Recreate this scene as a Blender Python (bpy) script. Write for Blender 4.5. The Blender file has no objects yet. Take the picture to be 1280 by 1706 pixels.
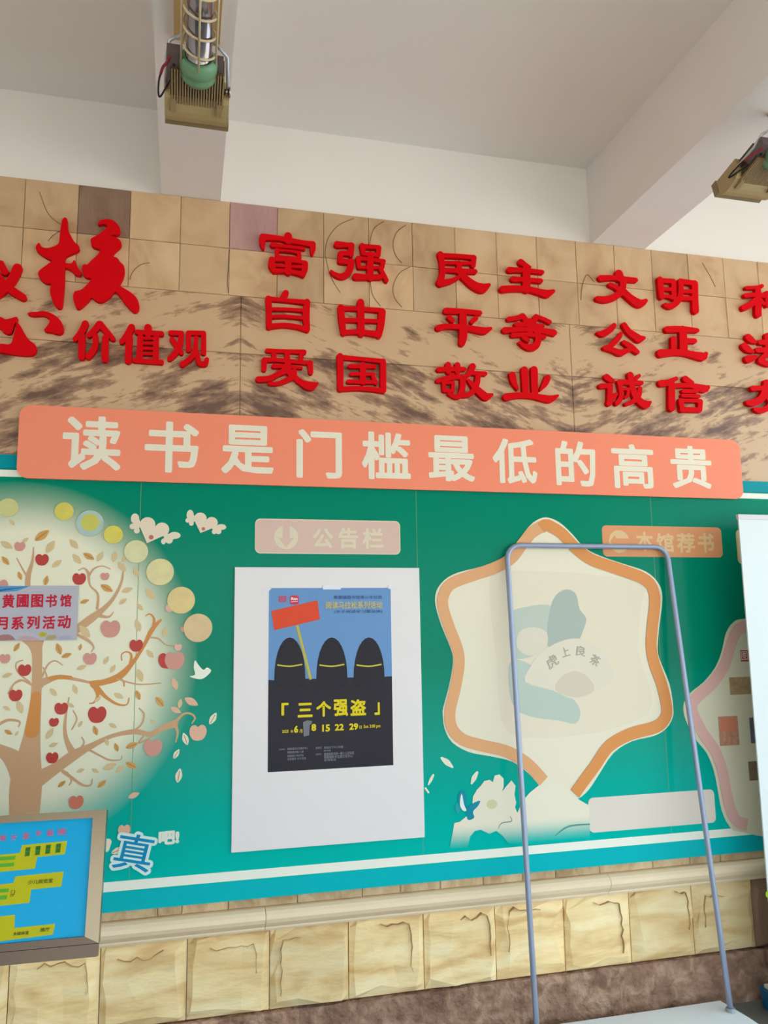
import bpy, bmesh, math, random
from mathutils import Vector, Matrix
random.seed(7)
scn = bpy.context.scene
COL = scn.collection

# ------------------------------------------------------------------ camera, sky, light, exposure
CAMH, CAMD, FPX = 1.4933, 3.0, 1326.826
R_ = Vector((0.97014853, -0.24208885, -0.01431168))      # camera right  (x, y into wall, z up)
D_ = Vector((0.02135736, 0.14407469, -0.98933632))       # camera down
F_ = Vector((0.24156924, 0.95949751, 0.14494423))        # camera forward
CAM = Vector((0, -CAMD, CAMH))
cd = bpy.data.cameras.new('camera'); cam = bpy.data.objects.new('camera', cd); COL.objects.link(cam)
U_ = -D_
cam.matrix_world = Matrix(((R_.x, U_.x, -F_.x, CAM.x), (R_.y, U_.y, -F_.y, CAM.y), (R_.z, U_.z, -F_.z, CAM.z), (0, 0, 0, 1)))
cd.sensor_fit = 'VERTICAL'; cd.sensor_height = 24.0; cd.lens = 24.0 * FPX / 1706.0; cd.clip_start = 0.02
scn.camera = cam

w = bpy.data.worlds.new('sky'); scn.world = w; w.use_nodes = True
bg = w.node_tree.nodes['Background']; bg.inputs['Color'].default_value = (0.68, 0.86, 1.0, 1); bg.inputs['Strength'].default_value = 3.3
sun = bpy.data.lights.new('sun', 'SUN'); sun.energy = 8.0; sun.angle = 0.02; sun.color = (1, .93, .86)
so = bpy.data.objects.new('sun', sun); COL.objects.link(so); so.rotation_euler = (math.radians(-20), math.radians(25), 0)
scn.view_settings.view_transform = 'Standard'; scn.view_settings.look = 'None'
scn.view_settings.exposure = 0.24; scn.view_settings.gamma = 1.0
scn.view_settings.use_curve_mapping = False

# ------------------------------------------------------------------ helpers
def hit(px, py, n, o):
    r = F_ + R_ * ((px - 640) / FPX) + D_ * ((py - 853) / FPX)
    t = (o - CAM).dot(n) / r.dot(n)
    return CAM + r * t
class Plane:
    """a flat thing's own plane: origin, right, up; normal points to the viewer"""
    def __init__(s, o, u, v):
        s.o = Vector(o); s.u = Vector(u).normalized(); s.v = Vector(v).normalized(); s.n = s.u.cross(s.v)
    def uv(s, px, py, d=0.0):
        p = hit(px, py, s.n, s.o + s.n * d) - s.o
        return (p.dot(s.u), p.dot(s.v))
    def w(s, u, v, d): return s.o + s.u * u + s.v * v + s.n * d
WALL = Plane((0, 0, 0), (1, 0, 0), (0, 0, 1))

def lin(c): return tuple(((x / 255) / 12.92 if x / 255 <= .04045 else ((x / 255 + .055) / 1.055) ** 2.4) for x in c[:3]) + (1,)
def mat(name, rgb, rough=.5, metal=0, coat=0, spec=.5, bump=0, bscale=60, vary=0, vscale=8, emit=None, trans=0):
    m = bpy.data.materials.new(name); m.use_nodes = True; nt = m.node_tree; b = nt.nodes['Principled BSDF']
    c = lin(rgb); b.inputs['Base Color'].default_value = c; b.inputs['Roughness'].default_value = rough
    b.inputs['Metallic'].default_value = metal; b.inputs['Coat Weight'].default_value = coat; b.inputs['Coat Roughness'].default_value = .06
    b.inputs['Specular IOR Level'].default_value = spec
    if trans: b.inputs['Transmission Weight'].default_value = trans
    if vary:
        g = nt.nodes.new('ShaderNodeNewGeometry'); n = nt.nodes.new('ShaderNodeTexNoise'); n.inputs['Scale'].default_value = vscale; n.inputs['Detail'].default_value = 5
        mx = nt.nodes.new('ShaderNodeMix'); mx.data_type = 'RGBA'; mx.inputs['A'].default_value = tuple(x * (1 - vary) for x in c[:3]) + (1,); mx.inputs['B'].default_value = tuple(min(1, x * (1 + vary)) for x in c[:3]) + (1,)
        nt.links.new(g.outputs['Position'], n.inputs['Vector']); nt.links.new(n.outputs['Fac'], mx.inputs['Factor']); nt.links.new(mx.outputs['Result'], b.inputs['Base Color'])
    if bump:
        g = nt.nodes.new('ShaderNodeNewGeometry'); n = nt.nodes.new('ShaderNodeTexNoise'); n.inputs['Scale'].default_value = bscale; n.inputs['Detail'].default_value = 6
        bp = nt.nodes.new('ShaderNodeBump'); bp.inputs['Strength'].default_value = bump; bp.inputs['Distance'].default_value = .01
        nt.links.new(g.outputs['Position'], n.inputs['Vector']); nt.links.new(n.outputs['Fac'], bp.inputs['Height']); nt.links.new(bp.outputs['Normal'], b.inputs['Normal'])
    return m

def newobj(name, me, m=None, parent=None):
    o = bpy.data.objects.new(name, me); COL.objects.link(o)
    if m is not None and me is not None and len(me.materials) == 0: me.materials.append(m)
    if parent is not None:
        o.parent = parent; base = Vector(parent.get('_b', (0, 0, 0)))
        o.location = -base; o['_b'] = (0, 0, 0)
    else:
        o['_b'] = (0, 0, 0)
    return o
def tag(o, label, cat, group=None):
    o['label'] = label; o['category'] = cat
    if group: o['group'] = group
    return o
def thing(name, label, cat, loc, group=None):
    o = bpy.data.objects.new(name, None); COL.objects.link(o); o.location = loc; o['_b'] = tuple(loc); o.empty_display_size = .05
    return tag(o, label, cat, group)
def struct(o): o['kind'] = 'structure'; return o

class MB:
    def __init__(s): s.v = []; s.f = []; s.sm = False
    def add(s, vs, fs):
        k = len(s.v); s.v += [Vector(v) for v in vs]; s.f += [tuple(i + k for i in f) for f in fs]; return s
    def box(s, lo, hi, M=None):
        x0, y0, z0 = lo; x1, y1, z1 = hi
        vs = [Vector(p) for p in ((x0, y0, z0), (x1, y0, z0), (x1, y1, z0), (x0, y1, z0), (x0, y0, z1), (x1, y0, z1), (x1, y1, z1), (x0, y1, z1))]
        if M: vs = [M @ v for v in vs]
        return s.add(vs, [(3, 2, 1, 0), (4, 5, 6, 7), (0, 1, 5, 4), (1, 2, 6, 5), (2, 3, 7, 6), (3, 0, 4, 7)])
    def prism(s, pl, pts, d0, d1):
        """polygon (u,v) on a plane, extruded from d0 to d1"""
        a = sum(pts[i][0] * pts[(i + 1) % len(pts)][1] - pts[(i + 1) % len(pts)][0] * pts[i][1] for i in range(len(pts)))
        if a < 0: pts = pts[::-1]
        n = len(pts)
        if d1 is None or abs(d1 - d0) < 1e-9:
            return s.add([pl.w(u, v, d0) for u, v in pts], [tuple(range(n))])
        vs = [pl.w(u, v, d1) for u, v in pts] + [pl.w(u, v, d0) for u, v in pts]
        fs = [tuple(range(n)), tuple(range(2 * n - 1, n - 1, -1))] + [(i, i + n, (i + 1) % n + n, (i + 1) % n) for i in range(n)]
        return s.add(vs, fs)
    def ribbon(s, pl, pts, d0, d1, caps=True, sub=5):
        """brush stroke: (u,v,width) smoothed, round ends"""
        P = [Vector(p) for p in pts]
        if len(P) > 2 and sub > 1:
            Q = []
            for i in range(len(P) - 1):
                p0 = P[max(i - 1, 0)]; p1 = P[i]; p2 = P[i + 1]; p3 = P[min(i + 2, len(P) - 1)]
                for k in range(sub):
                    t = k / sub
                    Q.append(.5 * ((2 * p1) + (p2 - p0) * t + (2 * p0 - 5 * p1 + 4 * p2 - p3) * t * t + (3 * p1 - p0 - 3 * p2 + p3) * t ** 3))
            Q.append(P[-1]); P = Q
        L = []; Rr = []; n = len(P)
        for i, p in enumerate(P):
            a = P[max(i - 1, 0)]; b = P[min(i + 1, n - 1)]; t = Vector((b.x - a.x, b.y - a.y))
            if t.length < 1e-9: t = Vector((1, 0))
            t.normalize(); nn = Vector((-t.y, t.x)); h = max(p.z, 1e-5) / 2
            L.append((p.x + nn.x * h, p.y + nn.y * h)); Rr.append((p.x - nn.x * h, p.y - nn.y * h))
        def cap(p, q, frm, to):
            out = []
            if not caps: return out
            a0 = math.atan2(frm[1] - p.y, frm[0] - p.x); a1 = math.atan2(to[1] - p.y, to[0] - p.x)
            while a1 > a0: a1 -= 2 * math.pi
            for k in range(1, 7):
                a = a0 + (a1 - a0) * k / 7; out.append((p.x + math.cos(a) * p.z / 2, p.y + math.sin(a) * p.z / 2))
            return out
        ce = cap(P[-1], None, L[-1], Rr[-1]); cs = cap(P[0], None, Rr[0], L[0])
        loop = L + ce + Rr[::-1] + cs            # clockwise seen from the front
        m = len(loop); fs = []
        flat = d1 is None or abs(d1 - d0) < 1e-9
        top = d0 if flat else d1
        vs = [pl.w(u, v, top) for u, v in loop]
        ne = len(ce)
        ri = lambda i: n + ne + (n - 1 - i)
        for i in range(n - 1): fs.append((i, ri(i), ri(i + 1), i + 1))
        if ne: fs.append(tuple([n - 1] + [ri(n - 1)] + list(range(n + ne - 1, n - 1, -1))))
        if cs: fs.append(tuple([ri(0)] + [0] + list(range(m - 1, 2 * n + ne - 1, -1))))
        if not flat:
            vs += [pl.w(u, v, d0) for u, v in loop]
            fs += [((i + 1) % m, (i + 1) % m + m, i + m, i) for i in range(m)]
        return s.add(vs, fs)
    def tube(s, pts, r, n=10, closed=False):
        pts = [Vector(p) for p in pts]; k0 = len(s.v); m = len(pts); rs = r if isinstance(r, (list, tuple)) else [r] * m
        prev = None
        for i, p in enumerate(pts):
            t = (pts[min(i + 1, m - 1)] - pts[max(i - 1, 0)]) if not closed else (pts[(i + 1) % m] - pts[i - 1])
            t.normalize()
            if prev is None:
                a = Vector((0, 0, 1)) if abs(t.z) < .9 else Vector((1, 0, 0))
                x = t.cross(a).normalized()
            else: x = (prev - t * prev.dot(t)).normalized()
            prev = x; y = t.cross(x)
            for k in range(n):
                a = 2 * math.pi * k / n; s.v.append(p + (x * math.cos(a) + y * math.sin(a)) * rs[i])
        for i in range(m if closed else m - 1):
            j = (i + 1) % m
            for k in range(n):
                s.f.append((k0 + i * n + k, k0 + i * n + (k + 1) % n, k0 + j * n + (k + 1) % n, k0 + j * n + k))
        if not closed:
            s.f.append(tuple(k0 + k for k in range(n - 1, -1, -1))); s.f.append(tuple(k0 + (m - 1) * n + k for k in range(n)))
        s.sm = True
        return s
    def mesh(s, name, origin=None):
        me = bpy.data.meshes.new(name)
        vs = s.v if origin is None else [v - origin for v in s.v]
        me.from_pydata([tuple(v) for v in vs], [], s.f); me.validate(); me.update()
        if s.sm:
            for p in me.polygons: p.use_smooth = len(p.vertices) == 4
        return me
    def obj(s, name, m, parent=None):
        """part (or, without a parent, a top-level thing with its origin on it)"""
        if parent is None:
            lo = Vector([min(v[i] for v in s.v) for i in range(3)]); hi = Vector([max(v[i] for v in s.v) for i in range(3)])
            c = Vector(((lo.x + hi.x) / 2, (lo.y + hi.y) / 2, lo.z))
            o = newobj(name, s.mesh(name, c), m); o.location = c; o['_b'] = tuple(c); return o
        b = Vector(parent.get('_b', (0, 0, 0)))
        o = bpy.data.objects.new(name, s.mesh(name, b)); COL.objects.link(o); o.data.materials.append(m); o.parent = parent; o['_b'] = tuple(b)
        return o

def rrect(x0, y0, x1, y1, r, n=6):
    out = []
    for cx, cy, a in ((x1 - r, y1 - r, 0), (x0 + r, y1 - r, 90), (x0 + r, y0 + r, 180), (x1 - r, y0 + r, 270)):
        for k in range(n + 1):
            t = math.radians(a + 90 * k / n); out.append((cx + r * math.cos(t), cy + r * math.sin(t)))
    return out
def circ(cx, cy, rx, ry=None, n=28, rot=0):
    ry = ry or rx; c, s = math.cos(rot), math.sin(rot)
    return [(cx + rx * math.cos(t) * c - ry * math.sin(t) * s, cy + rx * math.cos(t) * s + ry * math.sin(t) * c) for t in [2 * math.pi * k / n for k in range(n)]]
def pxpoly(pl, pts, d): return [pl.uv(x, y, d) for x, y in pts]
def sc(pl, x, y, d):
    a = pl.uv(x - .5, y, d); b = pl.uv(x + .5, y, d); return math.hypot(a[0] - b[0], a[1] - b[1])
def pxstroke(pl, pts, d): return [pl.uv(x, y, d) + (wd * sc(pl, x, y, d),) for x, y, wd in pts]
def smooth(pts, sub=4, closed=True):
    out = []; n = len(pts)
    for i in range(n if closed else n - 1):
        g = lambda k: Vector(pts[k % n]) if closed else Vector(pts[max(0, min(n - 1, k))])
        p0, p1, p2, p3 = g(i - 1), g(i), g(i + 1), g(i + 2)
        for k in range(sub):
            t = k / sub; q = .5 * ((2 * p1) + (p2 - p0) * t + (2 * p0 - 5 * p1 + 4 * p2 - p3) * t * t + (3 * p1 - p0 - 3 * p2 + p3) * t ** 3); out.append(tuple(q))
    if not closed: out.append(tuple(pts[-1]))
    return out

_gl = {}
def glyph(text, bold=0.0):
    k = (text, bold)
    if k in _gl: return _gl[k]
    c = bpy.data.curves.new('lettering', 'FONT'); c.body = text; c.resolution_u = 2
    o = bpy.data.objects.new('lettering', c); COL.objects.link(o)
    me = bpy.data.meshes.new_from_object(o.evaluated_get(bpy.context.evaluated_depsgraph_get()))
    vs = [v.co.copy() for v in me.vertices]; fs = [tuple(p.vertices) for p in me.polygons]
    bpy.data.objects.remove(o); bpy.data.curves.remove(c); bpy.data.meshes.remove(me)
    x0 = min(v.x for v in vs); x1 = max(v.x for v in vs); y0 = min(v.y for v in vs); y1 = max(v.y for v in vs)
    # heavier weight: the same outline again, shifted a little each way
    b = bold; ring = [(b * math.cos(q * math.pi / 8), b * math.sin(q * math.pi / 8)) for q in range(16)]; sh = [(0, 0)] + [(x_ * .5, y_ * .5) for x_, y_ in ring[::2]] + ring if b > .04 else [(0, 0)] if b <= 0 else [(0, 0), (b, 0), (-b, 0), (0, b), (0, -b), (b * .8, b * .8), (-b * .8, b * .8), (b * .8, -b * .8), (-b * .8, -b * .8)]
    ov = []; of = []
    for i, (dx, dy) in enumerate(sh):
        k0 = len(ov); ov += [((v.x + dx - x0 + b) / max(x1 - x0 + 2 * b, 1e-6), (v.y + dy - y0 + b) / max(y1 - y0 + 2 * b, 1e-6), i) for v in vs]; of += [tuple(q + k0 for q in f) for f in fs]
    _gl[k] = (ov, of); return _gl[k]
def letters(mb, pl, text, box, d, bold=.02, rot=0, uvbox=None):
    """flat print of text filling the pixel box (x0,y0,x1,y1)"""
    vs, fs = glyph(text, bold)
    if uvbox: U0, V0, U1, V1 = uvbox
    else:
        x0, y0, x1, y1 = box; xm = (x0 + x1) / 2; ym = (y0 + y1) / 2
        U0 = pl.uv(x0, ym, d)[0]; U1 = pl.uv(x1, ym, d)[0]; V1 = pl.uv(xm, y0, d)[1]; V0 = pl.uv(xm, y1, d)[1]
    cu, cv = (U0 + U1) / 2, (V0 + V1) / 2; c, s = math.cos(rot), math.sin(rot); out = []
    for a, b, i in vs:
        x = (a - .5) * (U1 - U0); y = (b - .5) * (V1 - V0); out.append(pl.w(cu + x * c - y * s, cv + x * s + y * c, d + i * .00003))
    mb.add(out, fs)

# ------------------------------------------------------------------ materials
M = {}
def sandstone(name, c1, c2, c3, grain=(1, 1, 5), scale=5, bump=.25, rough=.75, bscale=25):
    m = bpy.data.materials.new(name); m.use_nodes = True; nt = m.node_tree; N = nt.nodes; Lk = nt.links; b = N['Principled BSDF']
    g = N.new('ShaderNodeNewGeometry'); oi = N.new('ShaderNodeObjectInfo')
    sc_ = N.new('ShaderNodeVectorMath'); sc_.operation = 'SCALE'; sc_.inputs['Scale'].default_value = 17
    cx = N.new('ShaderNodeCombineXYZ'); Lk.new(oi.outputs['Random'], cx.inputs[0]); Lk.new(oi.outputs['Random'], cx.inputs[2]); Lk.new(cx.outputs[0], sc_.inputs[0])
    ad = N.new('ShaderNodeVectorMath'); ad.operation = 'ADD'; Lk.new(g.outputs['Position'], ad.inputs[0]); Lk.new(sc_.outputs[0], ad.inputs[1])
    mp = N.new('ShaderNodeMapping'); mp.inputs['Scale'].default_value = grain; Lk.new(ad.outputs[0], mp.inputs['Vector'])
    n1 = N.new('ShaderNodeTexNoise'); n1.inputs['Scale'].default_value = scale; n1.inputs['Detail'].default_value = 6; n1.inputs['Distortion'].default_value = .8; Lk.new(mp.outputs[0], n1.inputs['Vector'])
    r = N.new('ShaderNodeValToRGB'); r.color_ramp.elements[0].position = .33; r.color_ramp.elements[0].color = lin(c3); r.color_ramp.elements[1].position = .68; r.color_ramp.elements[1].color = lin(c2)
    e = r.color_ramp.elements.new(.5); e.color = lin(c1); Lk.new(n1.outputs['Fac'], r.inputs[0])
    # tone of the whole tile
    hs = N.new('ShaderNodeHueSaturation'); mr = N.new('ShaderNodeMapRange'); mr.inputs['To Min'].default_value = .87; mr.inputs['To Max'].default_value = 1.12
    Lk.new(oi.outputs['Random'], mr.inputs['Value']); Lk.new(mr.outputs[0], hs.inputs['Value']); Lk.new(r.outputs[0], hs.inputs['Color']); Lk.new(hs.outputs[0], b.inputs['Base Color'])
    b.inputs['Roughness'].default_value = rough
    n2 = N.new('ShaderNodeTexNoise'); n2.inputs['Scale'].default_value = bscale; n2.inputs['Detail'].default_value = 8; Lk.new(mp.outputs[0], n2.inputs['Vector'])
    bp = N.new('ShaderNodeBump'); bp.inputs['Strength'].default_value = bump; bp.inputs['Distance'].default_value = .02; Lk.new(n2.outputs['Fac'], bp.inputs['Height']); Lk.new(bp.outputs[0], b.inputs['Normal'])
    return m
def marble(name, thr, x0, wd):
    m = bpy.data.materials.new(name); m.use_nodes = True; nt = m.node_tree; N = nt.nodes; Lk = nt.links; b = N['Principled BSDF']
    g = N.new('ShaderNodeNewGeometry'); sp = N.new('ShaderNodeSeparateXYZ'); Lk.new(g.outputs['Position'], sp.inputs[0])
    s1 = N.new('ShaderNodeMath'); s1.operation = 'SUBTRACT'; s1.inputs[1].default_value = x0; Lk.new(sp.outputs[0], s1.inputs[0])
    pp = N.new('ShaderNodeMath'); pp.operation = 'PINGPONG'; pp.inputs[1].default_value = wd; Lk.new(s1.outputs[0], pp.inputs[0])
    cb = N.new('ShaderNodeCombineXYZ'); Lk.new(pp.outputs[0], cb.inputs[0]); Lk.new(sp.outputs[2], cb.inputs[1])
    ro = N.new('ShaderNodeMapping'); ro.vector_type = 'POINT'; ro.inputs['Rotation'].default_value = (0, 0, math.radians(20)); Lk.new(cb.outputs[0], ro.inputs['Vector'])
    mp = N.new('ShaderNodeMapping'); mp.inputs['Scale'].default_value = (2.4, 9.5, 1); Lk.new(ro.outputs[0], mp.inputs['Vector'])
    n = N.new('ShaderNodeTexNoise'); n.inputs['Scale'].default_value = 2.0; n.inputs['Detail'].default_value = 8; n.inputs['Roughness'].default_value = .68; n.inputs['Distortion'].default_value = .15; Lk.new(mp.outputs[0], n.inputs['Vector'])
    nb = N.new('ShaderNodeTexNoise'); nb.inputs['Scale'].default_value = 3.4; nb.inputs['Detail'].default_value = 4; Lk.new(cb.outputs[0], nb.inputs['Vector'])
    mu = N.new('ShaderNodeMath'); mu.operation = 'MULTIPLY_ADD'; mu.inputs[1].default_value = .55; Lk.new(nb.outputs['Fac'], mu.inputs[0]); Lk.new(n.outputs['Fac'], mu.inputs[2])
    r = N.new('ShaderNodeValToRGB'); el = r.color_ramp.elements
    el[0].position = thr; el[0].color = lin((204, 167, 128)); el[1].position = thr + .17; el[1].color = lin((108, 76, 60))
    e = el.new(thr + .05); e.color = lin((168, 130, 98))
    Lk.new(mu.outputs[0], r.inputs[0]); Lk.new(r.outputs[0], b.inputs['Base Color']); b.inputs['Roughness'].default_value = .38
    return m
M['plaster'] = mat('white_plaster', (238, 229, 222), .9, bump=.05, bscale=30, vary=.03, vscale=3)
M['tan'] = sandstone('tan_sandstone', (202, 165, 125), (210, 175, 135), (184, 145, 106), grain=(1.5, 1, 1), scale=4, bump=.08)
M['brown'] = sandstone('brown_sandstone', (150, 116, 94), (158, 124, 100), (138, 102, 82), grain=(3, 1, 1), scale=4)
M['mauve'] = sandstone('mauve_sandstone', (176, 134, 128), (182, 142, 132), (168, 126, 122), grain=(2, 1, 1), scale=3)
M['cream'] = sandstone('cream_sandstone', (240, 208, 150), (248, 224, 174), (220, 178, 118), grain=(1, 1, 3.6), scale=3.6, bump=.4, bscale=9)
M['ledge'] = sandstone('ledge_sandstone', (200, 170, 128), (212, 186, 146), (176, 142, 102), grain=(1.5, 1, 1), scale=9, bump=.4)
M['rough'] = sandstone('rough_brown_stone', (164, 126, 102), (194, 158, 130), (134, 98, 78), grain=(1, 1, 1), scale=16, bump=1.0, bscale=40, rough=.95)
M['moulding'] = mat('smooth_buff_stone', (238, 212, 176), .5, vary=.08, vscale=5)
M['marble_lo'] = marble('streaked_sandstone_dense', .735, .192, 1.404)
M['marble_hi'] = marble('streaked_sandstone_sparse', .83, .192, 1.404)
M['crack'] = mat('stone_crack', (186, 154, 108), .9)
M['joint'] = mat('dark_joint', (112, 84, 58), .9)
M['floor'] = mat('grey_floor', (112, 112, 108), .6, vary=.12, vscale=4)
M['ground'] = mat('sunlit_paving', (205, 196, 180), .9)
M['red'] = mat('red_paint', (216, 0, 12), .6, spec=.08)
M['salmon'] = mat('salmon_print', (248, 142, 110), .3, spec=.15)
M['creamprint'] = mat('cream_print', (236, 224, 200), .35, spec=.15)
M['white'] = mat('white_foam_board', (232, 222, 218), .45)
M['teal'] = mat('teal_print', (0, 146, 156), .22, spec=.1)
M['line'] = mat('white_line_print', (240, 238, 222), .3, spec=.15)

# ------------------------------------------------------------------ the setting
XL, XR, YF = -2.4, 5.6, -5.2
ZS, ZC = 3.177, 3.541                         # soffit / ceiling
wall = newobj('wall_back', MB().box((XL, .02, 0), (XR, .22, ZC + .2)).mesh('wall_back'), M['plaster']); struct(wall)
fl = struct(newobj('floor', MB().box((XL, YF, -.15), (XR, .22, 0)).mesh('floor'), M['floor']))
cl = struct(newobj('ceiling', MB().box((XL, YF, ZC), (XR, .22, ZC + .2)).mesh('ceiling'), M['plaster']))
gr = struct(newobj('ground', MB().box((-30, -40, -.45), (30, YF, -.16)).mesh('ground'), M['ground']))
for k, (a, b) in enumerate(((-.118, .107), (1.729, 1.991), (3.6, 3.84), (-1.96, -1.74))):
    o = struct(newobj('ceiling_beam', MB().box((a, YF, ZS), (b, .03, ZC + .01)).mesh('ceiling_beam'), M['plaster']))
struct(newobj('ceiling_edge_sky_blocker', MB().box((XL, YF - .25, ZS - .8), (XR, YF, ZC + .2)).mesh('ceiling_edge_sky_blocker'), M['plaster']))  # unseen edge beam, deepened to keep sky light off the upper wall
struct(newobj('left_light_blocker', MB().box((XL, YF + .2, 0), (XL + .2, .22, ZC + .2)).mesh('left_light_blocker'), M['plaster']))  # added unseen wall, blocks light so the left side darkens
for x in (-1.9, 4.2):
    struct(newobj('column', MB().box((x - .2, YF - .2, 0), (x + .2, YF + .2, ZS)).mesh('column'), M['plaster']))

def tile_mesh(x0, x1, z0, z1, y0, y1, ch=.002):
    """bevelled tile: back y1, front y0 (towards the room)"""
    mb = MB(); cx, cz = (x0 + x1) / 2, (z0 + z1) / 2; o = Vector((cx, 0, cz))
    a = [(x0, z0), (x1, z0), (x1, z1), (x0, z1)]; b = [(x0 + ch, z0 + ch), (x1 - ch, z0 + ch), (x1 - ch, z1 - ch), (x0 + ch, z1 - ch)]
    vs = [(x, y1, z) for x, z in a] + [(x, y0 + ch, z) for x, z in a] + [(x, y0, z) for x, z in b]
    fs = [(8, 9, 10, 11)]
    for i in range(4):
        j = (i + 1) % 4; fs += [(i, j, j + 4, i + 4), (i + 4, j + 4, j + 8, i + 8)]
    mb.add([Vector(v) - o for v in vs], fs); return mb, o
def tile(name, x0, x1, z0, z1, y0, y1, m, ch=.002):
    g = .0007
    mb, o = tile_mesh(x0 + g, x1 - g, z0 + g, z1 - g, y0, y1, ch)
    ob = newobj(name, mb.mesh(name), m, wall); ob.location = o; return ob
# two upper rows of square tiles
sx = .1876; X0 = -.419
for r, (z0, z1) in enumerate(((2.981, 3.177), (2.787, 2.981))):
    for k in range(-7, 32):
        x = X0 + sx * k; m = M['tan']
        if r == 0 and k == 0: m = M['brown']
        if r == 0 and k == 3: m = M['mauve']
        tile('stone_tile', x, x + sx, z0, z1, random.uniform(-.0006, .0006), .02, m)
# two rows of long streaked slabs
for k in (-1, 0, 1, 2, 3):
    x = .192 + 1.404 * k
    tile('stone_slab', x, x + 1.404, 2.554, 2.787, 0, .02, M['marble_hi'])
    tile('stone_slab', x, x + 1.404, 2.09, 2.554, 0, .02, M['marble_lo'])
# backing behind the board and the ledge
led = [-1.2, -.98, -.8, -.62, -.43, -.25, -.065, .016, .173, .415, .651, .796, .95, 1.12, 1.28, 1.417, 1.605, 1.841, 2.01, 2.153, 2.36, 2.6, 2.8, 3.0, 3.2, 3.5, 3.7, 3.95, 4.2, 4.5, 4.8, 5.1, 5.4]
for a, b in zip(led, led[1:]): tile('ledge_stone', a, b, .530, .580, -.004 - random.uniform(0, .003), .02, M['ledge'], .003)
# moulding: rounded profile
prof = [(.02, .455), (-.018, .455), (-.022, .462), (-.022, .468), (-.03, .474), (-.042, .486), (-.048, .5), (-.046, .514), (-.036, .524), (-.02, .53), (.02, .53)]
for k, (a, b) in enumerate(zip((-2.19, -.95, .3, 1.63, 2.9), (-.95, .3, 1.63, 2.9, 5.5))):
    mb = MB(); n = len(prof); a += .0008; b -= .0008
    mb.add([(a, y, z) for y, z in prof] + [(b, y, z) for y, z in prof], [(i, i + 1, i + 1 + n, i + n) for i in range(n - 1)] + [tuple(range(n - 1, -1, -1)), tuple(range(n, 2 * n))])
    o = struct(newobj('trim_%d' % (k + 1), mb.mesh('moulding'), M['moulding']))
# lower row: rock-faced cream tiles
def rock(x0, x1, z0, z1, seed, N_=5):
    rn = random.Random(seed); mb = MB(); g = .0015; x0 += g; x1 -= g; z0 += g; z1 -= g; idx = {}; vs = []
    us = [0, .09 + rn.uniform(-.03, .03), .36, .64, .91 + rn.uniform(-.03, .03), 1]; vv = [0, .08, .36, .64, .9 + rn.uniform(-.03, .02), 1]
    for i in range(6):
        for j in range(6):
            inn = 0 < i < 5 and 0 < j < 5
            jx = rn.uniform(-.018, .018) if inn else 0; jz = rn.uniform(-.02, .02) if inn else 0
            h = (.015 + rn.uniform(-.005, .008)) if inn else rn.uniform(0, .002)
            idx[i, j] = len(vs); vs.append((x0 + (x1 - x0) * us[i] + jx, -h, z0 + (z1 - z0) * vv[j] + jz))
    fs = [(idx[i, j], idx[i + 1, j], idx[i + 1, j + 1], idx[i, j + 1]) for i in range(5) for j in range(5)]
    k = len(vs); vs += [(x0, .02, z0), (x1, .02, z0), (x1, .02, z1), (x0, .02, z1)]
    fs += [tuple([k, k + 1] + [idx[i, 0] for i in range(5, -1, -1)]), tuple([k + 1, k + 2] + [idx[5, j] for j in range(5, -1, -1)]), tuple([k + 2, k + 3] + [idx[i, 5] for i in range(6)]), tuple([k + 3, k] + [idx[0, j] for j in range(6)])]
    o = Vector(((x0 + x1) / 2, 0, (z0 + z1) / 2)); mb.add([Vector(v) - o for v in vs], fs); return mb, o
for k in range(-4, 19):
    x = .037 + .2815 * k
    if k == 8: m = M['brown']
    else: m = M['cream']
    mb, o = rock(x, x + .2815, .190, .455, 50 + k)
    ob = newobj('rock_faced_tile', mb.mesh('rock_faced_tile'), m, wall); ob.location = o
    if m is M['cream']:
        rn = random.Random(900 + k); cr_ = MB(); W_ = .2815
        e0 = rn.uniform(.1, .18); t0 = rn.uniform(.84, .92); n1_ = rn.randint(4, 9); n2_ = rn.randint(3, 9)
        pa = [(e0 + rn.uniform(-.015, .02), t0 - .05 - .08 * q) for q in range(n1_, 0, -1)] + [(e0 + .03, t0)] + [(e0 + .03 + .075 * q, t0 + rn.uniform(-.05, .05)) for q in range(1, n2_)]
        if rn.random() < .3: pa = pa[n1_:]
        if rn.random() < .3: pa = [(1 - a, b) for a, b in pa]
        cr_.ribbon(WALL, [(x + W_ * a, .19 + .265 * b, .0016 * min(1, q_ / 3, (len(pa) - q_) / 3) * rn.uniform(.5, 1.4)) for q_, (a, b) in enumerate(pa)], .001, .0238, caps=False, sub=1)
        cr_.obj('stone_crack', M['crack'], wall)['kind'] = 'stuff'
# rough brown band at the foot, one rough strip per stone
for k in range(-2, 9):
    x = -.2 + .62 * k; mb = MB(); rn = random.Random(k); vs = []; nx, nz = 8, 3
    for i in range(nx + 1):
        for j in range(nz + 1):
            vs.append((x + .62 * i / nx, -.012 - rn.uniform(0, .010), .186 * j / nz + (rn.uniform(-.003, .003) if j == nz else 0)))
    fs = [(i * (nz + 1) + j, (i + 1) * (nz + 1) + j, (i + 1) * (nz + 1) + j + 1, i * (nz + 1) + j + 1) for i in range(nx) for j in range(nz)]
    tops = [i * (nz + 1) + nz for i in range(nx + 1)]; kk = len(vs); vs += [(x + .62 * i / nx, .02, .186) for i in range(nx + 1)]
    fs += [(tops[i], tops[i + 1], kk + i + 1, kk + i) for i in range(nx)]
    mb.add(vs, fs)
    struct(newobj('baseboard_back' if k == -2 else 'baseboard_back', mb.mesh('baseboard_back'), M['rough']))

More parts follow.
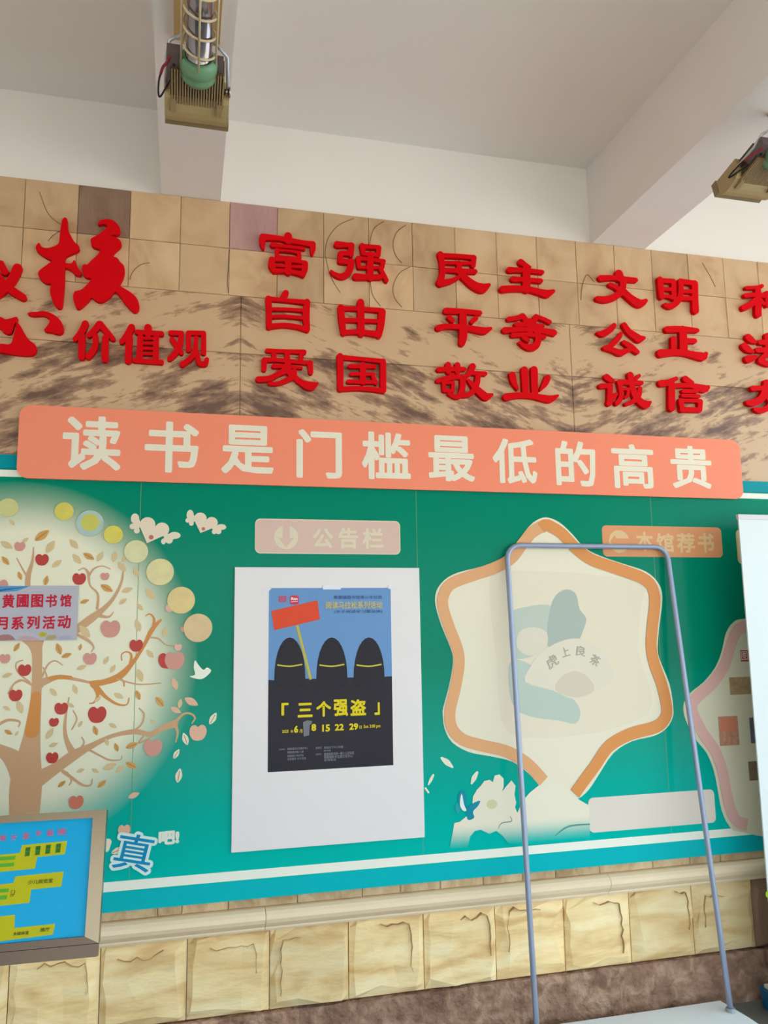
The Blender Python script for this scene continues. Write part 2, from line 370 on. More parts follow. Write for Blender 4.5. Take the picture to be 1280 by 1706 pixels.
# thin curved and cracked joints in the stone
mb = MB()
for st in ([(590, 364), (565, 375), (548, 395), (542, 418), (545, 440), (553, 465), (567, 488)], [(640, 369), (624, 380), (617, 400), (616, 422)],
           [(617, 470), (621, 492), (634, 510)], [(677, 375), (662, 386), (655, 405), (659, 425), (670, 438)], [(683, 445), (665, 456), (655, 478), (658, 497), (670, 512)],
           [(216, 466), (222, 452), (235, 441), (250, 438)], [(66, 320), (78, 352), (90, 366), (101, 374)], [(100, 385), (88, 393), (80, 402)],
           [(382, 415), (381, 440), (379, 470), (381, 488)], [(990, 470), (978, 458), (970, 478), (968, 500)], [(1170, 438), (1183, 460), (1192, 478)]):
    mb.ribbon(WALL, pxstroke(WALL, [(x, y, 1.0) for x, y in st], 0), .0008, .0014, caps=False)
jo = mb.obj('inlay_joint', M['joint'], wall); jo['kind'] = 'stuff'
# ------------------------------------------------------------------ raised red characters
# strokes: (x, y, width) in tenths of a pixel-ish crop units; crop origin and scale first
CH = []
def C_(ch, ox, oy, s, strokes, label, grp): CH.append((ch, ox, oy, s, strokes, label, grp))
S1 = 10.667; S2 = 21.333
C_('富', 425, 375, S1, [[(590, 190, 140), (590, 265, 150)], [(150, 205, 120), (400, 225, 90), (600, 265, 100), (850, 310, 90), (1020, 335, 110)], [(140, 205, 120), (135, 320, 100), (150, 410, 50)], [(1030, 330, 100), (1030, 430, 95), (1020, 510, 50)],
   [(310, 345, 85), (550, 375, 62), (870, 415, 55)], [(385, 430, 60), (400, 540, 75)], [(390, 440, 45), (600, 455, 40), (790, 490, 60)], [(785, 490, 75), (790, 580, 75)], [(400, 555, 50), (600, 570, 45), (790, 590, 50)],
   [(300, 610, 110), (300, 720, 120), (345, 810, 80)], [(895, 680, 100), (885, 780, 110), (855, 885, 80)], [(300, 605, 75), (600, 620, 70), (890, 665, 75)], [(320, 715, 52), (880, 745, 55)], [(590, 600, 120), (590, 830, 110)], [(340, 810, 80), (600, 815, 70), (850, 870, 90)]],
   'red raised character 富, first of the top row', 0)
C_('强', 540, 385, S1, [[(240, 230, 120), (400, 240, 90), (490, 250, 100)], [(490, 250, 110), (480, 410, 100)], [(480, 395, 90), (310, 385, 90)], [(300, 390, 90), (290, 530, 95)], [(290, 530, 95), (480, 545, 100)], [(490, 540, 110), (470, 650, 120), (410, 755, 110), (310, 800, 100), (200, 765, 80), (130, 710, 50)],
   [(680, 255, 95), (700, 395, 80)], [(690, 265, 80), (980, 285, 75)], [(975, 295, 95), (965, 430, 80)], [(700, 400, 65), (965, 425, 75)], [(605, 480, 85), (625, 635, 75)], [(605, 480, 80), (800, 500, 60), (1060, 535, 80)], [(1050, 545, 85), (1035, 640, 80)], [(620, 640, 60), (1040, 650, 55)],
   [(825, 410, 110), (820, 820, 120)], [(565, 805, 115), (800, 815, 90), (1000, 810, 90)], [(1010, 680, 80), (1080, 810, 80), (1115, 875, 70)]], 'red raised character 强, second of the top row', 0)
C_('民', 715, 405, S1, [[(205, 195, 110), (235, 350, 95), (240, 550, 100), (195, 700, 120)], [(210, 215, 85), (500, 225, 75), (790, 250, 80)], [(800, 255, 95), (790, 400, 80)], [(270, 345, 60), (790, 355, 55)], [(260, 470, 75), (560, 490, 85), (825, 500, 80)], [(200, 705, 120), (400, 665, 80), (545, 590, 50)],
   [(530, 350, 85), (560, 520, 110), (690, 660, 130), (840, 765, 150), (960, 795, 160), (1070, 740, 60)]], 'red raised character 民, third of the top row', 0)
C_('主', 820, 420, S1, [[(520, 175, 110), (600, 230, 90), (680, 262, 45)], [(315, 312, 100), (600, 320, 75), (895, 352, 75)], [(380, 475, 95), (600, 485, 75), (870, 507, 80)], [(615, 300, 135), (615, 650, 140)], [(190, 655, 110), (400, 640, 100), (650, 655, 95), (850, 705, 110), (980, 735, 130), (1095, 690, 60)]], 'red raised character 主, fourth of the top row', 0)
C_('文', 980, 440, S1, [[(555, 170, 140), (570, 240, 140)], [(235, 245, 100), (450, 238, 80), (650, 262, 85), (855, 280, 75)], [(400, 362, 75), (480, 395, 80), (560, 450, 90)], [(620, 260, 110), (625, 400, 110), (570, 510, 110), (450, 590, 105), (300, 625, 105), (175, 610, 85)], [(620, 470, 120), (750, 590, 120), (880, 680, 140), (960, 690, 120), (1035, 645, 60)]], 'red raised character 文, fifth of the top row', 0)
C_('明', 1080, 440, S1, [[(220, 270, 100), (245, 575, 90)], [(225, 285, 75), (460, 300, 75)], [(460, 310, 85), (465, 595, 85)], [(240, 435, 60), (460, 450, 60)], [(240, 575, 60), (350, 568, 55), (460, 600, 70)], [(585, 300, 90), (590, 450, 90), (570, 590, 90), (490, 700, 100), (390, 745, 90), (310, 720, 65)],
   [(580, 300, 80), (820, 335, 85)], [(835, 345, 110), (840, 600, 110), (850, 820, 115)], [(600, 480, 62), (830, 487, 62)], [(600, 600, 70), (840, 612, 70)]], 'red raised character 明, sixth of the top row', 0)
C_('和', 1220, 455, S2, [[(1080, 450, 120), (850, 505, 100), (530, 515, 110)], [(490, 790, 140), (800, 765, 140), (1150, 790, 150)], [(930, 560, 200), (940, 1100, 220), (940, 1440, 230)], [(850, 960, 180), (650, 1120, 200), (430, 1225, 190)], [(1020, 960, 150), (1140, 1080, 110)],
   [(1250, 710, 150), (1260, 1140, 130)], [(1250, 730, 110), (1750, 770, 110)], [(1750, 770, 150), (1740, 1200, 130)], [(1260, 1110, 110), (1740, 1160, 110)]], 'red raised character 和, end of the top row', 0)
C_('自', 425, 470, S1, [[(550, 190, 110), (490, 290, 110)], [(240, 290, 110), (250, 500, 105), (250, 790, 100)], [(930, 345, 105), (910, 600, 125), (930, 835, 100)], [(240, 290, 90), (500, 315, 70), (930, 355, 90)], [(270, 475, 62), (550, 478, 60), (900, 505, 66)], [(270, 612, 65), (550, 605, 62), (900, 640, 66)], [(250, 785, 90), (500, 760, 85), (750, 790, 85), (930, 840, 95)]], 'red raised character 自, first of the middle row', 1)
C_('由', 540, 485, S1, [[(655, 195, 125), (665, 750, 120)], [(300, 285, 110), (320, 500, 115), (350, 740, 95)], [(1035, 365, 130), (1015, 600, 120), (975, 780, 110)], [(300, 300, 85), (650, 312, 75), (1020, 340, 85)], [(320, 508, 78), (1000, 530, 70)], [(350, 728, 85), (650, 722, 85), (970, 765, 110)]], 'red raised character 由, second of the middle row', 1)
C_('平', 715, 495, S1, [[(310, 242, 110), (600, 250, 90), (905, 278, 85)], [(365, 362, 90), (420, 410, 85)], [(835, 372, 85), (765, 438, 75)], [(605, 265, 125), (610, 560, 135), (610, 700, 140), (590, 815, 110)], [(170, 545, 105), (300, 515, 90), (550, 525, 90), (800, 565, 110), (980, 595, 120), (1100, 555, 55)]], 'red raised character 平, third of the middle row', 1)
C_('等', 825, 495, S1, [[(490, 330, 90), (400, 365, 80), (250, 388, 80)], [(500, 335, 100), (560, 420, 100)], [(735, 345, 90), (690, 440, 100)], [(740, 345, 75), (850, 380, 70), (975, 440, 75)], [(380, 485, 80), (600, 485, 80), (850, 515, 70)], [(180, 585, 105), (500, 572, 80), (800, 590, 90), (1050, 630, 110)], [(620, 430, 110), (620, 600, 100)], [(320, 675, 78), (600, 665, 70), (880, 705, 66)],
   [(760, 640, 110), (768, 780, 105), (715, 870, 120), (620, 890, 110), (520, 860, 80), (440, 805, 50)], [(515, 720, 75), (590, 770, 70)]], 'red raised character 等, fourth of the middle row', 1)
C_('公', 980, 520, S1, [[(470, 235, 85), (380, 325, 100), (260, 380, 105), (180, 365, 50)], [(650, 225, 90), (730, 340, 105), (850, 430, 125), (920, 470, 130), (1000, 455, 60)], [(590, 380, 60), (560, 440, 75), (470, 540, 85), (390, 605, 85), (300, 635, 70)], [(310, 635, 75), (450, 672, 85), (580, 718, 105), (700, 680, 75), (800, 640, 60)], [(645, 535, 75), (760, 610, 105), (880, 705, 80)]], 'red raised character 公, fifth of the middle row', 1)
C_('正', 1080, 520, S1, [[(350, 305, 105), (600, 300, 100), (880, 322, 70)], [(625, 310, 130), (640, 690, 140)], [(455, 470, 90), (460, 690, 95)], [(680, 505, 85), (835, 510, 80)], [(230, 730, 130), (450, 712, 100), (650, 720, 100), (850, 765, 115), (980, 785, 135), (1035, 740, 70)]], 'red raised character 正, sixth of the middle row', 1)
C_('法', 1220, 540, S2, [[(590, 460, 220), (700, 550, 220), (850, 640, 90)], [(450, 780, 220), (590, 890, 220), (760, 980, 90)], [(890, 1140, 70), (700, 1215, 210), (570, 1240, 230)], [(1010, 640, 160), (1600, 650, 160)], [(1270, 420, 200), (1290, 900, 200)], [(910, 920, 160), (1800, 920, 170)], [(1250, 1050, 150), (1020, 1290, 190)], [(1020, 1300, 170), (1300, 1400, 180), (1600, 1350, 150)], [(1450, 1100, 150), (1700, 1380, 160)]], 'red raised character 法, end of the middle row', 1)
C_('爱', 420, 565, S1, [[(275, 200, 78), (600, 212, 70), (930, 225, 85)], [(385, 240, 85), (400, 350, 85)], [(620, 230, 85), (635, 380, 100)], [(890, 240, 85), (870, 370, 80)], [(230, 365, 90), (500, 370, 75), (900, 412, 70), (1030, 420, 80)], [(220, 370, 100), (215, 530, 95)], [(1035, 420, 100), (1048, 590, 85)], [(385, 478, 80), (600, 480, 70), (880, 508, 52)],
   [(645, 390, 110), (600, 540, 120), (450, 625, 95), (300, 700, 105), (115, 712, 105)], [(755, 560, 80), (740, 650, 100), (600, 735, 85), (450, 785, 70), (310, 788, 60)], [(650, 560, 130), (720, 640, 120)], [(720, 640, 105), (850, 750, 105), (980, 820, 145), (1070, 825, 150), (1165, 785, 45)]], 'red raised character 爱, first of the bottom row', 2)
C_('国', 545, 575, S1, [[(235, 195, 115), (240, 500, 110), (240, 775, 105)], [(240, 215, 90), (600, 242, 75), (990, 282, 80)], [(1000, 290, 105), (1000, 550, 110), (1000, 800, 110)], [(240, 775, 90), (600, 765, 80), (1000, 805, 90)], [(410, 372, 78), (850, 378, 72)], [(435, 512, 66), (835, 512, 66)], [(385, 645, 75), (860, 655, 70)], [(640, 350, 100), (640, 650, 110)], [(825, 570, 75), (875, 675, 70)]], 'red raised character 国, second of the bottom row', 2)
C_('敬', 715, 590, S1, [[(180, 270, 90), (400, 262, 85), (630, 262, 72)], [(343, 185, 100), (350, 310, 90)], [(508, 190, 100), (512, 320, 85)], [(430, 370, 75), (310, 430, 80), (160, 470, 80)], [(300, 440, 80), (480, 405, 75), (600, 405, 90)], [(600, 410, 105), (600, 600, 100), (565, 710, 105), (480, 755, 85), (360, 705, 60)], [(262, 500, 65), (272, 645, 65)], [(262, 505, 55), (435, 505, 55)], [(432, 505, 65), (425, 655, 65)], [(272, 645, 62), (430, 650, 62)],
   [(780, 215, 110), (740, 310, 95), (650, 410, 85)], [(780, 335, 75), (1000, 345, 78)], [(870, 350, 85), (860, 500, 95), (800, 640, 95), (700, 720, 80), (600, 730, 80)], [(705, 465, 55), (800, 570, 105), (930, 695, 135), (1020, 755, 135), (1120, 720, 55)]], 'red raised character 敬, third of the bottom row', 2)
C_('业', 825, 590, S1, [[(530, 280, 125), (548, 700, 115)], [(700, 275, 125), (712, 700, 115)], [(312, 370, 120), (340, 490, 105), (405, 615, 50)], [(940, 420, 105), (890, 530, 95), (812, 635, 40)], [(205, 760, 125), (400, 730, 100), (650, 738, 98), (850, 778, 115), (990, 795, 120), (1120, 735, 40)]], 'red raised character 业, fourth of the bottom row', 2)
C_('诚', 990, 600, S1, [[(232, 300, 110), (290, 340, 95), (360, 370, 50)], [(125, 460, 85), (300, 450, 75)], [(290, 450, 95), (288, 700, 100), (270, 765, 95)], [(290, 745, 80), (400, 600, 60)], [(450, 390, 85), (650, 395, 85), (850, 402, 68)], [(460, 400, 85), (490, 600, 78), (460, 710, 80), (410, 765, 80)], [(500, 510, 50), (615, 512, 50)], [(615, 515, 55), (600, 630, 55), (555, 665, 40)], [(650, 265, 110), (680, 450, 105), (745, 640, 115), (850, 755, 125), (930, 785, 135), (1005, 745, 45)], [(820, 505, 78), (800, 620, 85), (720, 720, 75), (575, 782, 58)], [(805, 275, 58), (745, 335, 58)]], 'red raised character 诚, fifth of the bottom row', 2)
C_('信', 1085, 600, S1, [[(455, 325, 65), (300, 395, 95), (185, 410, 110)], [(370, 420, 120), (372, 845, 120)], [(620, 335, 110), (745, 395, 50)], [(420, 455, 75), (700, 448, 78), (940, 505, 125), (1020, 480, 65)], [(580, 548, 66), (820, 552, 60)], [(570, 628, 60), (855, 640, 60)], [(540, 725, 95), (560, 880, 80)], [(540, 715, 55), (870, 722, 60)], [(880, 735, 85), (870, 885, 80)], [(550, 872, 85), (870, 885, 75)]], 'red raised character 信, sixth of the bottom row', 2)
C_('友', 1220, 620, S2, [[(750, 575, 170), (1000, 565, 150), (1600, 600, 150)], [(1250, 390, 240), (1200, 700, 250), (1000, 990, 220), (720, 1090, 210), (570, 1080, 150)], [(1250, 850, 150), (1600, 850, 150)], [(1600, 850, 160), (1300, 1250, 180), (1000, 1360, 170), (830, 1310, 120)], [(1300, 900, 180), (1500, 1150, 200), (1850, 1350, 200)]], 'red raised character 友, end of the bottom row', 2)
S3 = 5.12
C_('价', 110, 520, S3, [[(165, 95, 58), (130, 170, 58), (78, 228, 45)], [(135, 200, 60), (132, 380, 60)], [(285, 100, 60), (240, 155, 55), (195, 195, 45)], [(290, 100, 60), (345, 165, 55), (400, 225, 45)], [(250, 200, 50), (245, 300, 52), (190, 378, 52)], [(335, 220, 58), (330, 400, 58)]], 'small red raised character 价, right after the brush-written 心', 3)
C_('值', 110, 520, S3, [[(560, 125, 58), (520, 200, 62), (475, 250, 45)], [(540, 210, 60), (530, 410, 62)], [(700, 130, 66), (700, 190, 55)], [(605, 168, 44), (815, 182, 46)], [(635, 210, 52), (625, 400, 55)], [(770, 210, 48), (765, 400, 52)], [(640, 222, 26), (770, 224, 26)], [(640, 264, 26), (770, 268, 26)], [(640, 308, 26), (770, 312, 26)], [(640, 352, 26), (770, 358, 26)], [(585, 410, 42), (815, 425, 42)]], 'small red raised character 值, between 价 and 观', 3)
C_('观', 110, 520, S3, [[(895, 175, 45), (985, 178, 45)], [(985, 182, 46), (970, 285, 52), (930, 350, 52), (885, 395, 46)], [(905, 230, 45), (955, 300, 50), (985, 345, 42)], [(1045, 178, 46), (1045, 320, 46)], [(1045, 175, 42), (1175, 178, 42)], [(1175, 182, 44), (1175, 345, 46)], [(1110, 220, 42), (1100, 330, 46), (1060, 395, 46), (990, 445, 46)], [(1120, 345, 42), (1135, 428, 46), (1185, 440, 46), (1202, 402, 38)]], 'small red raised character 观, right of 值', 3)
GR = 'raised red characters on the stone wall'
for ch, ox, oy, s, strokes, label, g in CH:
    mb = MB(); D1 = .022
    for i, st in enumerate(strokes):
        mb.ribbon(WALL, pxstroke(WALL, [(ox + x / s, oy + y / s, wd / s) for x, y, wd in st], D1), .0015, D1 + i * .00012)
    o = mb.obj('red_character', M['red']); tag(o, label + ', on the stone wall', 'character', GR)
def blob(name, polys, label):
    mb = MB()
    for k, (ox, oy, s, pts) in enumerate(polys):
        pts = smooth(pxpoly(WALL, [(ox + x / s, oy + y / s) for x, y in pts], .022), 3)
        mb.prism(WALL, pts, .0015, .022 + k * .00015)
    o = mb.obj(name, M['red']); tag(o, label, 'character', GR); return o
blob('red_character', [(50, 350, 6.4, [(370, 78), (398, 98), (405, 200), (440, 280), (480, 345), (515, 370), (528, 405), (510, 435), (440, 465), (385, 492), (370, 525), (378, 560), (420, 568), (450, 560), (470, 530), (490, 560), (510, 610), (545, 655), (545, 688), (520, 695), (480, 682), (440, 640), (380, 615), (370, 640), (365, 800), (352, 960), (340, 1030), (320, 1046), (290, 1040), (250, 990), (220, 910), (212, 850), (222, 785), (190, 780), (150, 768), (100, 720), (85, 680), (95, 650), (140, 610), (210, 560), (238, 535), (200, 520), (130, 480), (72, 430), (60, 390), (85, 352), (105, 355), (130, 395), (200, 402), (270, 378), (305, 350), (315, 290), (325, 200), (335, 140), (345, 95)]),
    (50, 350, 6.4, [(722, 135), (760, 105), (830, 95), (890, 110), (935, 150), (962, 200), (958, 240), (930, 262), (885, 262), (850, 272), (900, 285), (950, 310), (975, 350), (965, 390), (920, 430), (880, 485), (930, 508), (960, 550), (1000, 590), (1010, 640), (995, 720), (958, 795), (1000, 830), (1080, 880), (1140, 940), (1165, 1010), (1155, 1070), (1115, 1088), (1075, 1060), (1010, 990), (960, 920), (905, 872), (850, 930), (780, 972), (730, 978), (690, 955), (655, 928), (620, 970), (550, 1035), (505, 1050), (475, 1000), (460, 930), (475, 868), (540, 850), (600, 800), (655, 730), (600, 718), (565, 680), (555, 610), (575, 575), (610, 580), (660, 530), (725, 470), (745, 415), (690, 400), (655, 370), (648, 310), (680, 285), (730, 260), (790, 210), (825, 175), (800, 150), (770, 145), (740, 155)])],
    'large brush-written red character 核, biggest on the stone wall at left')
S4 = 8.975
blob('red_character', [(0, 420, S4, [(412, 915), (450, 898), (550, 892), (630, 880), (720, 895), (830, 950), (910, 1030), (948, 1120), (942, 1190), (900, 1222), (850, 1222), (760, 1198), (695, 1190), (658, 1160), (700, 1105), (740, 1040), (720, 985), (660, 950), (580, 948), (500, 952), (435, 938)]),
    (0, 420, S4, [(250, 1050), (300, 1095), (360, 1200), (430, 1310), (515, 1370), (546, 1430), (532, 1500), (470, 1542), (350, 1545), (150, 1520), (-100, 1480), (-420, 1380), (-560, 1200), (-480, 1180), (-340, 1300), (-100, 1360), (40, 1370), (150, 1372), (190, 1300), (220, 1180), (238, 1100)]),
    (0, 420, S4, [(-150, 950), (0, 965), (80, 1000), (150, 990), (220, 970), (262, 975), (248, 1035), (212, 1080), (190, 1160), (160, 1212), (110, 1222), (40, 1190), (0, 1140), (-150, 1080)])],
    'brush-written red character 心, cut by the left edge, below 义')
mb = MB()
for i, st in enumerate([[(260, 230, 140), (180, 400, 140), (60, 540, 140), (-100, 650, 150)], [(-150, 200, 150), (20, 440, 140), (180, 570, 130), (340, 670, 115)], [(10, 170, 110), (70, 290, 115)]]):
    mb.ribbon(WALL, pxstroke(WALL, [(x / S4, 420 + y / S4, wd / S4) for x, y, wd in st], .022), .0015, .022 + i * .0002)
tag(mb.obj('red_character', M['red']), 'red raised character 义, cut by the left edge, left of 核', 'character', GR)

# ------------------------------------------------------------------ salmon banner
bn = thing('slogan_banner', 'long salmon banner with cream characters above the green board', 'banner', (.8, -.02, 2.04))
uA = WALL.uv(30, 735, .03); uB = WALL.uv(1236, 785, .03); zt = (WALL.uv(640, 704, .03)[1]); zb = WALL.uv(640, 814, .03)[1]
MB().prism(WALL, rrect(uA[0], zb, uB[0], zt, .04, 8), .0155, .03).obj('banner_panel', M['salmon'], bn)
for ch, bx in (('读', (104, 693, 202.5, 783.5)), ('书', (241, 702.5, 331.5, 787.5)), ('是', (369, 708.5, 456.5, 790)), ('门', (494, 716, 570, 797)), ('槛', (603, 720, 684, 799)), ('最', (714, 726, 791, 802)), ('低', (821, 731, 895, 806)), ('的', (926, 735, 993, 810)), ('高', (1020, 740, 1090, 814)), ('贵', (1118, 743, 1186, 814))):
    mb = MB(); letters(mb, WALL, ch, bx, .0305, .024); mb.obj('printed_character', M['creamprint'], bn)

# ------------------------------------------------------------------ green notice board
PC = {}
def pm(rgb, rough=.3, coat=.4):
    if rgb not in PC: PC[rgb] = mat('print_%d_%d_%d' % rgb, rgb, rough, spec=.12)
    return PC[rgb]
zB0 = .562; zB1 = 2.12; BD = .012
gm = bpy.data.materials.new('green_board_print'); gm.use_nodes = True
def green_board(m):
    nt = m.node_tree; N = nt.nodes; Lk = nt.links; b = N['Principled BSDF']
    g = N.new('ShaderNodeNewGeometry'); sp = N.new('ShaderNodeSeparateXYZ'); Lk.new(g.outputs['Position'], sp.inputs[0])
    cx, cz = WALL.uv(22, 1105, BD); rx = WALL.uv(306, 1100, BD)[0] - cx; rz = WALL.uv(60, 826, BD)[1] - cz
    def aff(out, c, r):
        a = N.new('ShaderNodeMath'); a.operation = 'SUBTRACT'; a.inputs[1].default_value = c; Lk.new(out, a.inputs[0])
        d = N.new('ShaderNodeMath'); d.operation = 'DIVIDE'; d.inputs[1].default_value = r; Lk.new(a.outputs[0], d.inputs[0]); return d
    x = aff(sp.outputs[0], cx, rx); z = aff(sp.outputs[2], cz, rz); cb = N.new('ShaderNodeCombineXYZ'); Lk.new(x.outputs[0], cb.inputs[0]); Lk.new(z.outputs[0], cb.inputs[1])
    ln = N.new('ShaderNodeVectorMath'); ln.operation = 'LENGTH'; Lk.new(cb.outputs[0], ln.inputs[0])
    r = N.new('ShaderNodeValToRGB'); e = r.color_ramp.elements; e[0].position = .78 / 1.25; e[0].color = lin((232, 222, 192)); e[1].position = 1.09 / 1.25; e[1].color = lin((0, 128, 100))
    e[1].color = (0, 0, 0, 1); e[0].color = (1, 1, 1, 1); k = e.new(.88 / 1.25); k.color = (.7, .7, .7, 1); k = e.new(.975 / 1.25); k.color = (.3, .32, .3, 1)
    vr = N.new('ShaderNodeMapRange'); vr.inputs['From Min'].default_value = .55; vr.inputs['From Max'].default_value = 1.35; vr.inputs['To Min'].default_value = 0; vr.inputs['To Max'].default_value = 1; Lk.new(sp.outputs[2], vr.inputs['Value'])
    gc = N.new('ShaderNodeMix'); gc.data_type = 'RGBA'; gc.inputs['A'].default_value = lin((0, 188, 176)); gc.inputs['B'].default_value = lin((0, 132, 102)); Lk.new(vr.outputs[0], gc.inputs['Factor'])  # printed green-to-teal shift, with brighter light low down painted into the colour
    fin = N.new('ShaderNodeMix'); fin.data_type = 'RGBA'; fin.inputs['B'].default_value = lin((236, 228, 198)); Lk.new(gc.outputs['Result'], fin.inputs['A']); Lk.new(r.outputs[0], fin.inputs['Factor'])
    dv = N.new('ShaderNodeMath'); dv.operation = 'DIVIDE'; dv.inputs[1].default_value = 1.25; Lk.new(ln.outputs['Value'], dv.inputs[0]); Lk.new(dv.outputs[0], r.inputs[0]); Lk.new(fin.outputs['Result'], b.inputs['Base Color'])
    b.inputs['Roughness'].default_value = .16; b.inputs['Specular IOR Level'].default_value = .07
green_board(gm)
board = thing('notice_board', 'wide green notice board with tree print and star panels on the wall', 'notice board', (.884, -.001, zB0))
seams = [-1.2, -.160, .884, 1.9295, 2.97]
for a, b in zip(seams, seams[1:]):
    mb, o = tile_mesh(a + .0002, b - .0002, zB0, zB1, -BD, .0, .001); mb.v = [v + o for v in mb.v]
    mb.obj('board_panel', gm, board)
for x in seams[1:-1]: MB().prism(WALL, [(x - .0009, zB0), (x + .0009, zB0), (x + .0009, zB1), (x - .0009, zB1)], BD, BD + .0003).obj('panel_seam', pm((120, 160, 110)), board)
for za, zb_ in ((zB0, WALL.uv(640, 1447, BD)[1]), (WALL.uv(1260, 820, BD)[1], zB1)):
    MB().prism(WALL, [(-1.199, za), (2.969, za), (2.969, zb_), (-1.199, zb_)], BD, BD + .0005).obj('border_strip', pm((0, 178, 184)) if za < 1 else M['teal'], board)  # lower strip in a lighter tone: stronger light down there put into its colour
for y0, y1, xm in ((1430, 1445, 640), (822, 831, 1260)):
    z1_ = WALL.uv(xm, y0, BD)[1]; z0_ = WALL.uv(xm, y1, BD)[1]
    MB().prism(WALL, [(-1.199, z0_), (2.969, z0_), (2.969, z1_), (-1.199, z1_)], BD, BD + .001).obj('border_line', M['line'], board)
def poly(pl, pts, d, sm=0):
    p = pxpoly(pl, pts, d); return smooth(p, sm) if sm else p
def disc(mb, pl, x, y, r, d, ry=None, rot=0, n=26):
    u, v = pl.uv(x, y, d); s = sc(pl, x, y, d); mb.prism(pl, circ(u, v, r * s, (ry or r) * s, n, rot), d, None)
def decal(name, parent, rgb, build):
    mb = MB(); build(mb); return mb.obj(name, pm(rgb), parent)
# tree
T1 = [[(40, 1380, 46), (43, 1310, 54), (49, 1256, 38), (54, 1219, 27), (60, 1162, 18), (62, 1100, 17), (60, 1078, 22), (57, 1062, 44)],
      [(42, 1300, 44), (25, 1268, 34), (0, 1250, 20), (-40, 1235, 18)], [(52, 1305, 32), (91, 1281, 20), (122, 1259, 18), (150, 1244, 11), (187, 1226, 7), (225, 1219, 9), (250, 1223, 8), (272, 1212, 10), (290, 1206, 13)],
      [(290, 1206, 7), (305, 1190, 3.5), (318, 1189, 3.5), (325, 1196, 3), (320, 1205, 2)], [(292, 1208, 6), (296, 1220, 4), (293, 1236, 2)], [(124, 1259, 14), (112, 1236, 8), (108, 1215, 6), (110, 1190, 4), (115, 1162, 2)],
      [(66, 1138, 16), (95, 1129, 7), (116, 1130, 6), (150, 1137, 4)], [(118, 1056, 14), (150, 1032, 14), (172, 1015, 9), (190, 995, 6), (203, 968, 4), (206, 940, 2)], [(160, 1024, 8), (180, 1028, 4), (189, 1020, 2)],
      [(162, 1014, 5), (163, 990, 4), (150, 975, 3), (147, 955, 5), (140, 947, 2.5), (131, 950, 2)], [(148, 960, 4), (156, 948, 3), (170, 943, 2), (184, 948, 2)], [(46, 985, 9), (47, 960, 9), (54, 935, 5), (56, 912, 2)], [(46, 962, 4), (36, 945, 2.5), (28, 930, 2)],
      [(55, 1142, 4), (35, 1133, 3), (22, 1141, 2.5), (20, 1155, 2)], [(50, 1137, 3), (30, 1120, 2.5), (27, 1105, 2.5), (38, 1100, 2)], [(70, 1127, 4), (80, 1107, 3), (92, 1101, 2.5), (104, 1108, 2)], [(-10, 1212, 6), (12, 1200, 5), (32, 1202, 3.5), (31, 1211, 2)],
      [(105, 1285, 6), (120, 1296, 5), (138, 1308, 4), (151, 1308, 3), (154, 1298, 2)], [(112, 1287, 3), (119, 1300, 3), (115, 1308, 2)], [(145, 1247, 4), (165, 1258, 3), (182, 1266, 3), (200, 1266, 2), (203, 1260, 2)], [(130, 1252, 4), (140, 1238, 3), (136, 1228, 2)],
      [(195, 1131, 2.5), (230, 1140, 2.5), (268, 1138, 2)], [(215, 1222, 4), (235, 1208, 3), (240, 1190, 3), (232, 1180, 2)], [(130, 1058, 5), (148, 1068, 5), (156, 1078, 3), (152, 1086, 2)], [(66, 1150, 3), (78, 1130, 3), (72, 1112, 2)],
      [(250, 1062, 3), (264, 1064, 3), (276, 1074, 2), (290, 1076, 2)], [(240, 1225, 3), (232, 1238, 3), (262, 1222, 2)], [(120, 1215, 2.5), (128, 1198, 2.5), (122, 1184, 2)], [(14, 1155, 3), (24, 1139, 3), (40, 1133, 2)]]
T2 = [[(150, 1137, 5), (160, 1138, 10), (175, 1136, 10), (200, 1126, 12), (222, 1103, 7), (240, 1075, 6), (254, 1048, 8), (268, 1033, 4)], [(254, 1050, 6), (257, 1032, 4), (250, 1023, 2.5), (243, 1026, 2)], [(156, 1140, 12), (175, 1160, 6), (195, 1173, 4), (211, 1174, 2.5), (215, 1163, 2)],
      [(158, 1142, 9), (163, 1158, 6), (157, 1170, 3), (149, 1172, 2)], [(216, 1110, 5), (219, 1092, 4), (212, 1086, 2.5), (203, 1090, 2), (203, 1100, 2)], [(190, 1130, 4), (205, 1134, 3), (207, 1143, 2)], [(84, 1130, 7), (100, 1128, 8), (118, 1129, 6)], [(53, 1218, 24), (58, 1180, 19), (60, 1160, 17)]]
d = BD + .0006
def bt(strk, dd):
    def f(mb):
        for i, st in enumerate(strk): mb.ribbon(WALL, pxstroke(WALL, st, dd), dd + i * .00002, None)
    return f
decal('tree_print', board, (206, 160, 120), bt(T1, d)); decal('branch_print', board, (212, 140, 72), bt(T2, d + .0003))
def leaf(mb, x, y, l, ang, d):
    a = math.radians(ang); c, s = math.cos(a), math.sin(a); u, v = WALL.uv(x, y, d); k = sc(WALL, x, y, d) * l / 2
    P = [(-1, 0), (-.6, .32), (0, .48), (.55, .3), (1, 0), (.55, -.3), (0, -.48), (-.6, -.32)]
    mb.prism(WALL, smooth([(u + (p * c - q * s) * k, v + (p * s + q * c) * k) for p, q in P], 2), d, None)
